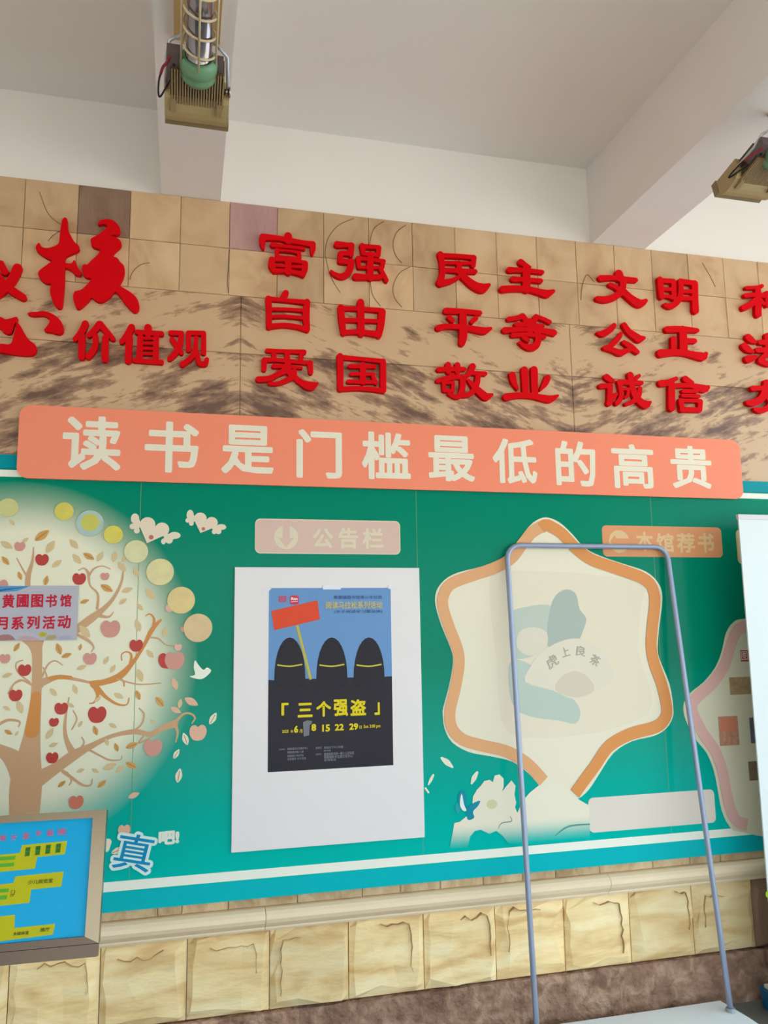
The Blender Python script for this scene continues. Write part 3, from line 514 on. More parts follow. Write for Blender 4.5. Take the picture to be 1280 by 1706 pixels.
LP = [(84, 911, 26), (123, 906, 22), (128, 931, 22), (167, 927, 20), (191, 927, 20), (203, 944, 22), (227, 953, 18), (212, 983, 20), (250, 989, 25), (205, 1002, 16), (233, 1011, 16), (95, 939, 20), (11, 908, 24), (230, 1042, 22), (275, 1053, 18), (141, 1052, 28), (177, 1100, 16), (188, 1114, 16), (136, 1112, 18), (233, 1125, 24), (250, 1089, 18), (198, 1159, 18), (89, 1153, 18), (125, 1148, 18), (33, 1178, 24), (12, 1125, 18), (11, 1180, 15),
      (28, 1222, 10), (83, 1222, 22), (89, 1241, 16), (134, 1206, 13), (188, 1209, 15), (255, 1203, 13), (178, 1236, 14), (183, 1277, 24), (200, 1281, 18), (134, 1284, 14), (159, 1284, 14), (163, 1165, 14), (208, 930, 16), (60, 1020, 14), (20, 870, 14), (42, 900, 14), (300, 1172, 16), (118, 1175, 14)]
LO = [(70, 892, 30), (148, 927, 22), (178, 980, 24), (77, 967, 18), (33, 959, 16), (9, 934, 20), (141, 1002, 16), (98, 1081, 22), (111, 1092, 18), (14, 1220, 16), (159, 1217, 18), (194, 1245, 16), (220, 1242, 22), (219, 1275, 22), (266, 1169, 22), (230, 1158, 18), (28, 1078, 18), (134, 1078, 12), (103, 1306, 16), (170, 1306, 18)]
LC = [(355, 1197, 22), (309, 1231, 22), (294, 1256, 18), (298, 1292, 24), (196, 1417, 22)]
LH = [(291, 1139, 22), (319, 1169, 26), (223, 1325, 20), (293, 1183, 20)]
rn = random.Random(3)
for nm, lst, c in (('pale_leaf_print', LP, (216, 188, 140)), ('orange_leaf_print', LO, (212, 158, 88)), ('cream_leaf_print', LC, (232, 222, 196)), ('peach_leaf_print', LH, (224, 178, 146))):
    for i, (x, y, l) in enumerate(lst):
        an = rn.choice((40, 60, 80, 110, 130, 20, -30)); mb = MB(); leaf(mb, x, y, l, an, d + .0008); lf = mb.obj('leaf_print', pm(c), board)
        if lst is LO or lst is LC:
            u, v = WALL.uv(x, y, d); k = sc(WALL, x, y, d) * l; a = math.radians(an)
            MB().ribbon(WALL, [(u - math.cos(a) * k * .4, v - math.sin(a) * k * .4, k * .05), (u + math.cos(a) * k * .3, v + math.sin(a) * k * .3, k * .05)], d + .0011, None).obj('leaf_vein', pm((176, 120, 68)), lf)
def apple(mb, x, y, r, dd):
    u, v = WALL.uv(x, y, dd); s = sc(WALL, x, y, dd) * r
    P = [(0, .62), (.3, .86), (.72, .8), (1, .35), (.98, -.25), (.62, -.82), (.2, -.98), (-.2, -.98), (-.62, -.82), (-.98, -.25), (-1, .35), (-.72, .8), (-.3, .86)]
    mb.prism(WALL, smooth([(u + a * s, v + b * s) for a, b in P], 2), dd, None)
for i, (c, lst) in enumerate((((190, 66, 56), [(70, 932, 11), (26, 1158, 11), (90, 1203, 8), (162, 1190, 15), (87, 1262, 10), (41, 1116, 11), (132, 964, 11), (102, 1180, 11), (227, 1075, 11), (278, 1100, 14)]),
        ((212, 148, 132), [(33, 910, 9), (175, 960, 7), (184, 1047, 16), (150, 1097, 11), (291, 1100, 16), (8, 1097, 9), (255, 1245, 15), (0, 976, 13), (306, 1048, 5)]), ((206, 120, 96), [(127, 1336, 12)]), ((228, 178, 150), [(330, 1220, 14), (207, 1383, 10), (297, 1078, 6), (283, 1013, 7)]))):
    for x, y, r in lst:
        mb = MB(); apple(mb, x, y, r, d + .0014 + i * .0003); mb.obj('apple_print', pm(c), board)
for k, (x, y, r, c) in enumerate(((14, 846, 17, (206, 200, 128)), (107, 852, 16, (214, 196, 74)), (150, 872, 23, (170, 190, 176)), (189, 891, 16, (214, 196, 62)), (227, 919, 20, (208, 200, 140)), (267, 953, 23, (212, 194, 122)), (302, 1000, 23, (214, 180, 92)), (330, 1046, 24, (206, 168, 102)))):
    mb = MB(); u, v = WALL.uv(x, y, d); s = sc(WALL, x, y, d); mb.prism(WALL, circ(u, v, r * s, n=36), BD + .0004, BD + .004)
    yd = mb.obj('yellow_disc', mat('disc_print', c, .35, coat=.4, vary=.16, vscale=30), board)
    if k == 2:
        mb = MB(); mb.prism(WALL, circ(u + .001, v + .003, 15 * s, n=24), BD + .0045, None); mb.obj('disc_centre', pm((206, 196, 92)), yd)
# winged hearts, dove
def heart(lobes, tip, wings, dots):
    mb = MB()
    mb = MB()
    for i, (x, y, r) in enumerate(lobes): disc(mb, WALL, x, y, r, BD + .0018 + i * .0002)
    (x1, y1, r1), (x2, y2, r2) = lobes; tx, ty = tip
    mb.prism(WALL, poly(WALL, [(x1 - r1 * .97, y1 + r1 * .3), (x1, y1 - 2), (x2, y2 - 2), (x2 + r2 * .75, y2 + r2 * .65), (tx, ty)], BD), BD + .0023, None)
    o1 = mb.obj('heart_print', pm((234, 212, 186)), board)
    for half in (wings[:4], wings[4:]):
        mb = MB()
        for i, (x, y, rx, ry) in enumerate(half): disc(mb, WALL, x, y, rx, BD + .0008 + i * .0001, ry)
        mb.obj('wing_print', pm((232, 214, 188)), o1)
    mb = MB()
    for x, y, r in dots: disc(mb, WALL, x, y, r, BD + .0027)
    mb.obj('heart_spot_print', pm((196, 110, 96)), o1)
heart([(246, 874, 13), (270, 882, 12)], (245, 905), [(225, 864, 7, 9), (221, 877, 5, 5), (228, 884, 5, 5), (228, 873, 6, 10), (291, 892, 10, 6), (282, 900, 6, 6), (272.5, 902, 4, 5), (282, 895, 9, 6)], [(252, 895, 4)])
heart([(334, 864, 10.5), (353, 871, 10)], (334, 888), [(317, 858, 6, 9), (313, 867, 4, 4), (319, 872, 4, 4), (320, 864, 5, 8), (369, 878, 8, 5), (364, 885, 5, 5), (357, 886, 4, 4), (361, 881, 7, 5)], [(339, 881, 3)])
decal('dove_print', board, (240, 236, 216), lambda mb: mb.prism(WALL, poly(WALL, [(325, 1100), (331, 1108), (339, 1116), (345, 1112), (352, 1117), (346, 1125), (337, 1131), (328, 1131), (316, 1127), (325, 1124), (323, 1112)], BD, 3), BD + .001, None))
def zi(mb, b, dd, box_): letters(mb, WALL, '真', box_, dd, b, rot=math.radians(-13))
mb = MB(); zi(mb, .075, BD + .0030, (187, 1385, 260, 1455)); mb.obj('letter_outline_print', pm((214, 238, 232)), board)
mb = MB(); zi(mb, .008, BD + .0036, (192, 1390, 255, 1450)); mb.obj('letter_print', pm((20, 140, 184)), board)
mb = MB(); letters(mb, WALL, '吧!', (264, 1384, 299, 1407), BD + .001, .06); mb.obj('letter_print', pm((228, 232, 214)), board)
# title plates
def plate(name, bx, rgb, edge, letters_, icon, lcol):
    x0, y0, x1, y1 = bx; ym = (y0 + y1) / 2; xm = (x0 + x1) / 2; D0 = BD + .0008
    a = WALL.uv(x0, ym, D0)[0]; b = WALL.uv(x1, ym, D0)[0]; c = WALL.uv(xm, y1, D0)[1]; dd = WALL.uv(xm, y0, D0)[1]
    p = MB().prism(WALL, rrect(a, c, b, dd, .02), BD + .0004, BD + .0016).obj(name, pm(edge), board)
    MB().prism(WALL, rrect(a + .004, c + .004, b - .004, dd - .004, .017), BD + .0019, None).obj('plate_face', pm(rgb), p)
    for ch, q in letters_:
        mb = MB(); letters(mb, WALL, ch, q, BD + .0023, .03); mb.obj('printed_character', pm(lcol), p)
    if icon:
        mb = MB(); x, y, r, kind = icon; disc(mb, WALL, x, y, r, BD + .0022, n=36); mb.obj('icon_disc', pm(lcol), p)
        mb = MB(); dq = BD + .0026
        if kind == 'down': mb.prism(WALL, poly(WALL, [(x - 6, y - 20), (x + 6, y - 20), (x + 6, y + 1), (x + 13, y + 1), (x, y + 17), (x - 13, y + 1), (x - 6, y + 1)], dq), dq, None)
        else: mb.prism(WALL, poly(WALL, [(x + 17, y - 5), (x - 4, y - 5), (x - 8, y - 10), (x - 15, y), (x - 7, y + 10), (x - 3, y + 5), (x + 17, y + 5)], dq), dq, None)
        mb.obj('icon_arrow', pm(rgb), p)
    return p
plate('title_plate', (425, 866, 667, 923), (220, 186, 170), (228, 206, 178), [('公', (521, 880, 555, 913)), ('告', (564, 879, 597, 914)), ('栏', (604, 880, 639, 914))], (477, 895, 20, 'down'), (226, 210, 180))
plate('title_plate', (1004, 877, 1203, 928), (222, 152, 104), (222, 152, 104), [('本', (1060, 886, 1089, 918)), ('馆', (1094, 888, 1123, 920)), ('荐', (1128, 888, 1158, 921)), ('书', (1163, 888, 1190, 921))], (1032, 902, 17, 'left'), (226, 188, 142))
plate('title_plate', (981, 1322, 1192, 1379), (228, 214, 200), (228, 214, 200), [], None, (228, 214, 200))
plate('title_plate', (1228, 884, 1400, 940), (226, 206, 160), (226, 206, 160), [], None, (228, 214, 200))

# star-shaped print panels
star_o = [(911, 862), (894, 867), (879, 880), (862, 903), (843, 926), (805, 943), (763, 954), (740, 967), (727, 986), (726, 1009), (736, 1043), (751, 1080), (755, 1102), (749, 1140), (739, 1178), (738, 1190), (741, 1214), (754, 1237), (782, 1253), (818, 1260), (854, 1269), (881, 1289), (898, 1308), (930, 1345), (963, 1331), (981, 1316), (999, 1289), (1022, 1255), (1053, 1235), (1090, 1226), (1110, 1214), (1121, 1196), (1122, 1178), (1116, 1140), (1099, 1097), (1096, 1076), (1099, 1043), (1104, 996), (1097, 971), (1076, 952), (1038, 939), (1000, 926), (974, 912), (953, 889), (932, 870)]
dS = BD + .0014
star = MB().prism(WALL, smooth(pxpoly(WALL, star_o, dS), 3), BD + .0004, dS).obj('star_panel', pm((236, 224, 198)), board)
rl = [(921, 880), (911, 875), (888, 886), (870, 907), (852, 930), (825, 946), (784, 960), (752, 973), (740, 990), (738, 1010), (748, 1043), (762, 1080), (765, 1106), (759, 1145), (750, 1185), (753, 1212), (770, 1231), (800, 1241), (845, 1252), (880, 1273), (906, 1301)]
rr = [(901, 880), (911, 875), (935, 888), (958, 912), (985, 932), (1030, 948), (1068, 962), (1085, 976), (1091, 1000), (1087, 1043), (1085, 1076), (1090, 1105), (1103, 1142), (1111, 1180), (1107, 1198), (1092, 1211), (1050, 1223), (1015, 1243), (992, 1275), (972, 1302), (958, 1322)]
MB().ribbon(WALL, pxstroke(WALL, [(x, y, 18) for x, y in rl], dS), dS + .0026, None, caps=False).obj('star_border', pm((228, 168, 118)), star)
MB().ribbon(WALL, pxstroke(WALL, [(x, y, 18) for x, y in rr], dS), dS + .0029, None, caps=False).obj('star_border', pm((224, 148, 84)), star)
# faded poster print inside the star
dF = dS + .0003
def fade(rgb, pts, k, nm='faded_print', sm=3): MB().prism(WALL, poly(WALL, pts, dF, sm), dF + k * .0002, None).obj(nm, pm(rgb), star)
fade((232, 218, 192), [(815, 975), (850, 950), (1060, 965), (1070, 1000), (1062, 1080), (1085, 1150), (1080, 1190), (1020, 1215), (960, 1225), (870, 1230), (835, 1200), (828, 1100)], 0, sm=2)
fade((194, 200, 184), [(850, 1025), (872, 1012), (915, 1008), (925, 1030), (918, 1070), (895, 1090), (862, 1098), (850, 1080)], 1)
fade((176, 184, 172), [(918, 1010), (928, 990), (945, 982), (960, 990), (966, 1015), (977, 1030), (972, 1050), (962, 1070), (940, 1082), (915, 1080), (912, 1050)], 2)
fade((224, 212, 190), [(866, 1052), (890, 1045), (912, 1055), (908, 1085), (880, 1092), (862, 1078)], 3)
fade((190, 200, 186), [(852, 1100), (890, 1110), (940, 1150), (966, 1180), (960, 1205), (930, 1200), (890, 1195), (858, 1180), (848, 1140)], 2)
fade((228, 216, 194), [(875, 1136), (885, 1108), (905, 1085), (935, 1068), (965, 1064), (995, 1078), (1015, 1100), (1025, 1130), (995, 1150), (958, 1165), (920, 1150)], 5)
fade((216, 202, 178), [(925, 1150), (935, 1128), (958, 1118), (980, 1128), (990, 1150), (960, 1162)], 6)
for ch, bx, ro in (('虎', (910, 1092, 930, 1112), 30), ('上', (935, 1078, 949, 1094), 14), ('良', (960, 1076, 976, 1093), -10), ('茶', (984, 1091, 1000, 1109), -30)):
    mb = MB(); letters(mb, WALL, ch, bx, dF + .0018, .01, rot=math.radians(ro)); mb.obj('printed_character', pm((170, 168, 146)), star)
# flower print with its fading foot
fm = bpy.data.materials.new('flower_print'); fm.use_nodes = True
nt = fm.node_tree; N = nt.nodes; g = N.new('ShaderNodeNewGeometry'); sp = N.new('ShaderNodeSeparateXYZ'); nt.links.new(g.outputs['Position'], sp.inputs[0])
mr = N.new('ShaderNodeMapRange'); mr.inputs['From Min'].default_value = WALL.uv(900, 1404, BD)[1]; mr.inputs['From Max'].default_value = WALL.uv(900, 1362, BD)[1]
mr.interpolation_type = 'SMOOTHSTEP'; nt.links.new(sp.outputs[2], mr.inputs['Value']); mx = N.new('ShaderNodeMix'); mx.data_type = 'RGBA'; mx.inputs['A'].default_value = lin((0, 182, 170)); mx.inputs['B'].default_value = lin((236, 226, 202))
nt.links.new(mr.outputs[0], mx.inputs['Factor']); nt.links.new(mx.outputs['Result'], N['Principled BSDF'].inputs['Base Color']); N['Principled BSDF'].inputs['Roughness'].default_value = .2; N['Principled BSDF'].inputs['Specular IOR Level'].default_value = .1
fl_o = [(749, 1414), (757, 1371), (766, 1369), (777, 1360), (788, 1356), (787, 1340), (788, 1327), (795, 1315), (801, 1309), (807, 1301), (816, 1299), (821, 1303), (824, 1292), (832, 1290), (839, 1297), (839, 1311), (836, 1319), (844, 1309), (852, 1300), (859, 1309), (857, 1323), (860, 1337), (858, 1345), (862, 1354), (870, 1335), (882, 1321), (898, 1308), (920, 1300), (963, 1331), (982, 1342), (983, 1400), (860, 1408), (846, 1404), (837, 1392), (827, 1384), (815, 1389), (801, 1382), (791, 1384), (783, 1394), (779, 1412)]
MB().prism(WALL, pxpoly(WALL, fl_o, BD), BD + .0020, None).obj('flower_print', fm, board)
decal('flower_centre_print', board, (214, 208, 164), lambda mb: (disc(mb, WALL, 820, 1340, 9, BD + .0024, 7)))
for q in ([(736, 1263, 4), (745, 1270, 9), (754, 1278, 3)], [(795, 1287, 4), (790, 1296, 8), (786, 1305, 3)], [(722, 1291, 3), (718, 1299, 5), (714, 1307, 2)], [(709, 1313, 3), (714, 1320, 3)], [(180, 1403, 12), (178, 1415, 8)]):
    MB().ribbon(WALL, pxstroke(WALL, q, BD), BD + .001, None).obj('petal_print', pm((236, 226, 202)), board)
for rgb, pts in (((20, 140, 160), [(770, 1316), (776, 1322), (778, 1340), (776, 1350), (768, 1345), (763, 1332), (765, 1322)]), ((230, 236, 226), [(769, 1322), (773, 1340), (777, 1350), (771, 1350), (766, 1340)]), ((20, 140, 160), [(778, 1346), (790, 1337), (800, 1334), (796, 1343), (788, 1352), (790, 1362), (780, 1366), (777, 1356)]), ((40, 160, 170), [(762, 1338), (767, 1350), (762, 1355), (758, 1345)])):
    MB().prism(WALL, poly(WALL, pts, BD, 3), BD + .0026 + .0003 * (rgb[0] > 200), None).obj('butterfly_print', pm(rgb), board)
decal('stem_print', board, (90, 150, 140), lambda mb: (mb.ribbon(WALL, pxstroke(WALL, [(925, 1392, 1.2), (940, 1380, 2.5), (955, 1375, 2.5), (982, 1373, 2)], BD), BD + .0024, None)))
decal('stem_print', board, (120, 150, 140), lambda mb: (mb.ribbon(WALL, pxstroke(WALL, [(830, 1380, 1), (836, 1371, 1.5), (852, 1368, 1.5), (850, 1360, 1)], BD), BD + .0026, None)))
# right-hand star with photographs
s2 = [(1240, 1031), (1222, 1037), (1210, 1055), (1203, 1085), (1192, 1112), (1172, 1137), (1150, 1155), (1139, 1175), (1143, 1200), (1160, 1232), (1178, 1255), (1190, 1285), (1197, 1320), (1203, 1350), (1215, 1375), (1235, 1386), (1330, 1386), (1400, 1250), (1400, 1100), (1300, 1031)]
st2 = MB().prism(WALL, smooth(pxpoly(WALL, s2, dS), 3), BD + .0004, dS).obj('star_panel', pm((222, 212, 184)), board)
MB().ribbon(WALL, pxstroke(WALL, [(x, y, 17) for x, y in ((1262, 1043), (1240, 1044), (1226, 1054), (1216, 1080), (1207, 1108), (1186, 1139), (1163, 1160), (1153, 1176), (1158, 1196), (1173, 1224), (1191, 1250), (1203, 1282), (1210, 1318), (1217, 1348), (1228, 1368), (1245, 1374))], dS), dS + .0026, None, caps=False).obj('star_border', pm((224, 176, 166)), st2)
for k, (bx, rgb) in enumerate((((1234, 1083, 1252, 1102), (176, 44, 60)), ((1216, 1128, 1252, 1157), (170, 138, 96)), ((1198, 1193, 1231, 1242), (196, 138, 110)), ((1248, 1268, 1270, 1300), (128, 100, 80)), ((1250, 1195, 1272, 1238), (90, 90, 110)))):
    a = WALL.uv(bx[0], (bx[1] + bx[3]) / 2, dS); b = WALL.uv(bx[2], (bx[1] + bx[3]) / 2, dS); t = WALL.uv((bx[0] + bx[2]) / 2, bx[1], dS)[1]; q = WALL.uv((bx[0] + bx[2]) / 2, bx[3], dS)[1]
    ph = MB().prism(WALL, [(a[0], q), (b[0], q), (b[0], t), (a[0], t)], dS + .0004, None).obj('photo_print', mat('photo_print', rgb, .4, vary=.5, vscale=60), st2)
    if k == 2: MB().prism(WALL, [(a[0] + .01, (q + t) / 2), (b[0] - .01, (q + t) / 2), (b[0] - .01, t - .008), (a[0] + .01, t - .008)], dS + .0008, None).obj('photo_print', pm((216, 132, 104)), st2)
    if k == 0: mb = MB(); letters(mb, WALL, '图', (1235, 1085, 1246, 1100), dS + .001, .01); mb.obj('printed_character', pm((230, 200, 190)), st2)

# ------------------------------------------------------------------ white foam board and poster
fb = thing('foam_board', 'white rectangular foam board on the green board under the pink title plate', 'foam board', (.54, -.013, .72))
x0 = WALL.uv(388.5, 1180, .02)[0]; x1 = WALL.uv(703.5, 1180, .02)[0]; z1_ = WALL.uv(545, 945.5, .02)[1]; z0_ = WALL.uv(545, 1408, .02)[1]
mb, o = tile_mesh(x0, x1, z0_, z1_, -.02, -.0145, .0008); mb.v = [v + o for v in mb.v]; mb.obj('foam_sheet', M['white'], fb)
DP = .0206
po = thing('poster', 'blue and black event poster with yellow title taped to the white foam board', 'poster', (.54, -.0204, .9))
tl = WALL.uv(448, 980, DP); br = WALL.uv(655.5, 1273.5, DP); bl_ = WALL.uv(446.5, 1288, DP); tr = WALL.uv(651, 979, DP)
PX0 = (tl[0] + bl_[0]) / 2; PX1 = (tr[0] + br[0]) / 2; PZ1 = (tl[1] + tr[1]) / 2; PZ0 = (bl_[1] + br[1]) / 2
def pc(rgb): return pm(rgb, .4, .15)
MB().prism(WALL, [(PX0, PZ0), (PX1, PZ0), (PX1, PZ1), (PX0, PZ1)], .0202, DP).obj('poster_sheet', pc((110, 150, 196)), po)
def pz(y): return WALL.uv(550, y, DP)[1]
hills = [(PX0, PZ0), (PX1, PZ0)] + [(PX1 - (PX1 - PX0) * t, pz(1131) + .003 * math.sin(t * 6 * math.pi + 1.2)) for t in [k / 30 for k in range(31)]]
MB().prism(WALL, hills, DP + .0003, None).obj('dark_ground_print', pc((48, 44, 50)), po)
for cx in (483, 553, 615):
    pts = [(cx - 27, 1146)] + [(cx - 26 * math.cos(math.pi * q / 14), 1134 - 72 * math.sin(math.pi * q / 14) ** .9) for q in range(15)] + [(cx + 27, 1146)]
    md = MB().prism(WALL, poly(WALL, pts, DP), DP + .0007, None).obj('mound_print', pc((46, 42, 48)), po)
    MB().ribbon(WALL, pxstroke(WALL, [(cx - 20, 1108, 2.2), (cx, 1110, 2.2), (cx + 20, 1107, 2.2)], DP), DP + .0009, None).obj('yellow_band_print', pc((214, 196, 60)), md)
MB().ribbon(WALL, pxstroke(WALL, [(495, 1042, 4.5), (518, 1132, 4.5)], DP), DP + .0012, None, caps=False).obj('pole_print', pc((196, 180, 72)), po)
MB().prism(WALL, poly(WALL, [(452, 1018), (529, 1000), (533, 1032), (457, 1050)], DP), DP + .0014, None).obj('orange_flag_print', pc((226, 78, 48)), po)
def ptxt(t, bx, rgb, bold=.02, nm='printed_text'):
    mb = MB(); letters(mb, WALL, t, bx, DP + .0017, bold); mb.obj(nm, pc(rgb), po)
YL = (232, 206, 28)
for ch, bx in (('「', (469, 1171, 481, 1192)), ('三', (496, 1171, 521, 1195)), ('个', (527, 1168, 552, 1194)), ('强', (556, 1165, 580, 1193)), ('盗', (584, 1165, 610, 1192)), ('」', (624, 1170, 633, 1191))): ptxt(ch, bx, YL, .035, 'printed_character')
for t, bx, b in (('2025', (470, 1216, 481, 1221), .02), ('年', (484, 1216, 489, 1221), .01), ('6', (490, 1209, 497, 1221), .04), ('月', (499, 1215, 504, 1221), .01), ('8', (519, 1206, 527, 1218), .04), ('15', (537, 1207, 550, 1219), .04), ('22', (558, 1206, 573, 1217), .04), ('29', (582, 1205, 597, 1216), .04), ('日', (599, 1209, 603, 1214), .01), ('Sun 3:00 pm', (606, 1207, 634, 1214), .02)): ptxt(t, bx, YL, b)
ptxt('黄圃镇图书馆青少年社团', (556, 992, 636, 998), (50, 66, 110), .0); ptxt('阅读马拉松系列活动', (543, 1002, 637, 1014), (206, 188, 120), .02); ptxt('(亲子阅读学习整治体)', (557, 1016, 637, 1022), (50, 66, 110), 0)
for t, bx in (('主办单位', (465, 1247, 475, 1250)), ('黄圃镇宣传文化服务中心', (479, 1245, 513, 1249)), ('黄圃镇图书馆少儿部', (479, 1251, 506, 1255)), ('黄圃镇青少年读书会', (479, 1257, 506, 1261)), ('志愿服务 亲子阅读', (479, 1262, 510, 1266)), ('活动时间', (526, 1244, 536, 1248)), ('每周日下午三时整', (540, 1243, 572, 1247)), ('图书馆', (540, 1249, 551, 1252)), ('活动地点', (526, 1255, 536, 1258)), ('黄圃镇图书馆一楼少儿阅览室', (540, 1253, 590, 1258)), ('黄圃镇新丰北路文化中心', (540, 1258, 588, 1263)), ('咨询电话', (540, 1264, 560, 1268))): ptxt(t, bx, (150, 146, 150), 0)
lg = MB().prism(WALL, poly(WALL, [(464.5, 993), (477, 993), (477, 1003), (464.5, 1003)], DP), DP + .0008, None).obj('logo_print', pc((206, 76, 104)), po)
mb = MB(); letters(mb, WALL, '读', (466, 994, 476, 1002), DP + .0012, 0); mb.obj('printed_character', pc((130, 130, 170)), lg)
a_ = WALL.uv(483, 1000, DP); b_ = WALL.uv(498, 1000, DP); t_ = WALL.uv(490, 992, DP)[1]; q_ = WALL.uv(490, 1007, DP)[1]
lg = MB().prism(WALL, rrect(a_[0], q_, b_[0], t_, .008), DP + .0008, None).obj('logo_print', pc((214, 60, 80)), po)
mb = MB(); letters(mb, WALL, 'Rtn', (485, 995, 496, 1000), DP + .0012, .04); mb.prism(WALL, poly(WALL, [(485, 1002), (496, 1002), (496, 1003), (485, 1003)], DP), DP + .0012, None); mb.obj('printed_text', pc((240, 230, 232)), lg)
tp = mat('clear_tape', (226, 218, 220), .3, coat=.4)
for q in ([(437, 987), (450, 977), (452, 981), (440, 992)], [(538, 974), (568, 974), (568, 982), (538, 982)], [(648, 974), (660, 980), (658, 984), (646, 980)]):
    MB().prism(WALL, poly(WALL, q, DP), DP + .0019, None).obj('tape_strip', tp, po)
MB().prism(WALL, poly(WALL, [(505, 1203), (512, 1200), (520, 1201), (519, 1206), (516, 1208), (515, 1225), (506, 1227)], DP), DP + .0021, None).obj('tape_strip', pc((122, 120, 126)), po)
for x, y in ((545, 1280), (449, 1284), (652, 1271)):
    pass

# ------------------------------------------------------------------ small paper sign on the tree
ss = thing('paper_sign', 'small lilac paper sign with red characters over the tree trunk print', 'sign', (0, -.014, 1.4))
DS = .018
a_ = WALL.uv(-60, 1020, DS)[0]; b_ = WALL.uv(129.5, 1021, DS)[0]; t_ = WALL.uv(60, 976, DS)[1]; q_ = WALL.uv(60, 1067, DS)[1]
MB().prism(WALL, [(a_, q_), (b_, q_), (b_, t_), (a_, t_)], .0165, DS).obj('sign_sheet', pc((186, 180, 188)), ss)
MB().prism(WALL, [(a_, t_ - .001), (a_, t_ - .035), (WALL.uv(0, 1, DS)[0], t_ - .03), (WALL.uv(28, 990, DS)[0], t_ - .018), (WALL.uv(50, 980, DS)[0], t_ - .001)], DS + .0003, None).obj('blue_swoosh_print', pc((84, 146, 196)), ss)
for k, (q, rgb) in enumerate(([([(-10, 1068), (-5, 1060), (5, 1057), (15, 1057), (21, 1060), (26, 1066)]), (166, 118, 112)], [([(28, 1066), (33, 1061), (42, 1059), (55, 1061), (68, 1066)]), (196, 160, 164)], [([(64, 1056), (70, 1053), (78, 1055), (76, 1060), (67, 1061)]), (190, 172, 30)], [([(75, 1065), (80, 1058), (93, 1058), (95, 1063), (85, 1066)]), (180, 158, 110)], [([(97, 1062), (108, 1058), (120, 1060), (120, 1065), (100, 1066)]), (170, 168, 188)])):
    MB().prism(WALL, poly(WALL, q, DS), DS + .0003 + k * .0001, None).obj('open_book_print', pc(rgb), ss)
for ch, bx in (('黄', (4, 990, 24, 1013)), ('圃', (28, 990, 48, 1012)), ('图', (52, 990, 72, 1012)), ('书', (76, 990, 95, 1012)), ('馆', (100, 990, 119, 1011)), ('月', (-6, 1028, 13, 1049)), ('系', (19, 1027, 40, 1049)), ('列', (45, 1026, 66, 1048)), ('活', (71, 1026, 92, 1048)), ('动', (96, 1025, 118, 1047))):
    mb = MB(); letters(mb, WALL, ch, bx, DS + .0010, .03); mb.obj('printed_character', pc((198, 26, 52)), ss)

# ------------------------------------------------------------------ metal-framed information sign on a post
yaw, th = .03, .25
u_ = Vector((math.cos(yaw), -math.sin(yaw), 0)); nn = Vector((math.sin(yaw), math.cos(yaw), 0)); v_ = (Vector((0, 0, 1)) * math.cos(th) + nn * math.sin(th))
o_ = hit(160, 1460, u_.cross(v_), CAM + Vector((0, 2.25, 0)))
SG = Plane(o_, u_, v_)
steel = mat('brushed_steel', (132, 112, 88), .25, metal=1); steel2 = mat('steel_floor_reflection', (88, 72, 60), .3, metal=1)  # second steel is a darker copy, painting in the floor reflected low on the frame
ub = SG.uv(171, 1460)[0]; vt = SG.uv(100, 1353)[1]; vb = SG.uv(100, 1577)[1]; ul = ub - 1.02
base = SG.w((ub + ul) / 2, vb, 0); sg = thing('information_sign', 'steel-framed blue floor guide sign with yellow plans at lower left', 'sign', (base.x, base.y, 0))
ui = SG.uv(148, 1460)[0]; vti = SG.uv(80, 1367)[1]; vbi = SG.uv(80, 1566)[1]
def bar(a, b, c, dd, m, nm, d0=-.035, d1=.0):
    # bevelled frame member: outer rectangle front corner points a..dd
    MB().prism(SG, [a, b, c, dd], d0, d1).obj(nm, m, sg)
bar((ul, vt), (ub, vt), (ui, vti), (ul + (ub - ui), vti), steel, 'frame_bar'); bar((ub, vt), (ub, vb), (ui, vbi), (ui, vti), steel, 'frame_bar')
bar((ub, vb), (ul, vb), (ul + (ub - ui), vbi), (ui, vbi), steel2, 'frame_bar'); bar((ul, vb), (ul, vt), (ul + (ub - ui), vti), (ul + (ub - ui), vbi), steel, 'frame_bar')
lip = SG.uv(100, 1600)[1]
MB().prism(SG, [(ul, lip), (ub - .002, lip), (ub - .002, vb - .0015), (ul, vb - .0015)], -.035, -.003).obj('frame_lip', steel2, sg)
MB().prism(SG, [(ul + .01, vb), (ub - .01, vb), (ub - .01, vt - .004), (ul + .01, vt - .004)], -.032, -.008).obj('sign_face', mat('blue_sign', (0, 160, 208), .3, spec=.15), sg)
dQ = -.0076; YC = (184, 178, 10); GC = (88, 164, 40)
def sp_(pts, rgb, k=0, nm='map_print'): return MB().prism(SG, pxpoly(SG, pts, dQ), dQ + k * .0004, None).obj(nm, pm(rgb, .35, .2), sg)
sp_([(-120, 1436), (33, 1421), (37, 1408), (112, 1401), (108, 1423), (62, 1428), (58, 1447), (-120, 1465)], YC)
sp_([(-120, 1488), (22, 1471), (26, 1460), (106, 1452), (102, 1477), (52, 1482), (49, 1504), (-120, 1522)], YC)
sp_([(-120, 1540), (25, 1524), (24, 1546), (92, 1539), (88, 1557), (-120, 1584)], YC)
for x, y in ((46, 1419), (63, 1417), (80, 1415), (97, 1413)):
    sp_([(x - 3, y - 7), (x + 5, y - 8), (x + 3, y + 7), (x - 5, y + 8)], (66, 128, 40), 1, 'plan_block_print')
    for q in (0, 1):
        mb = MB(); letters(mb, SG, '阅览'[q], (x - 3.5, y - 7 + 8 * q, x + 4, y - 1 + 8 * q), dQ + .001, 0); mb.obj('printed_character', pm((30, 84, 20)), sg)
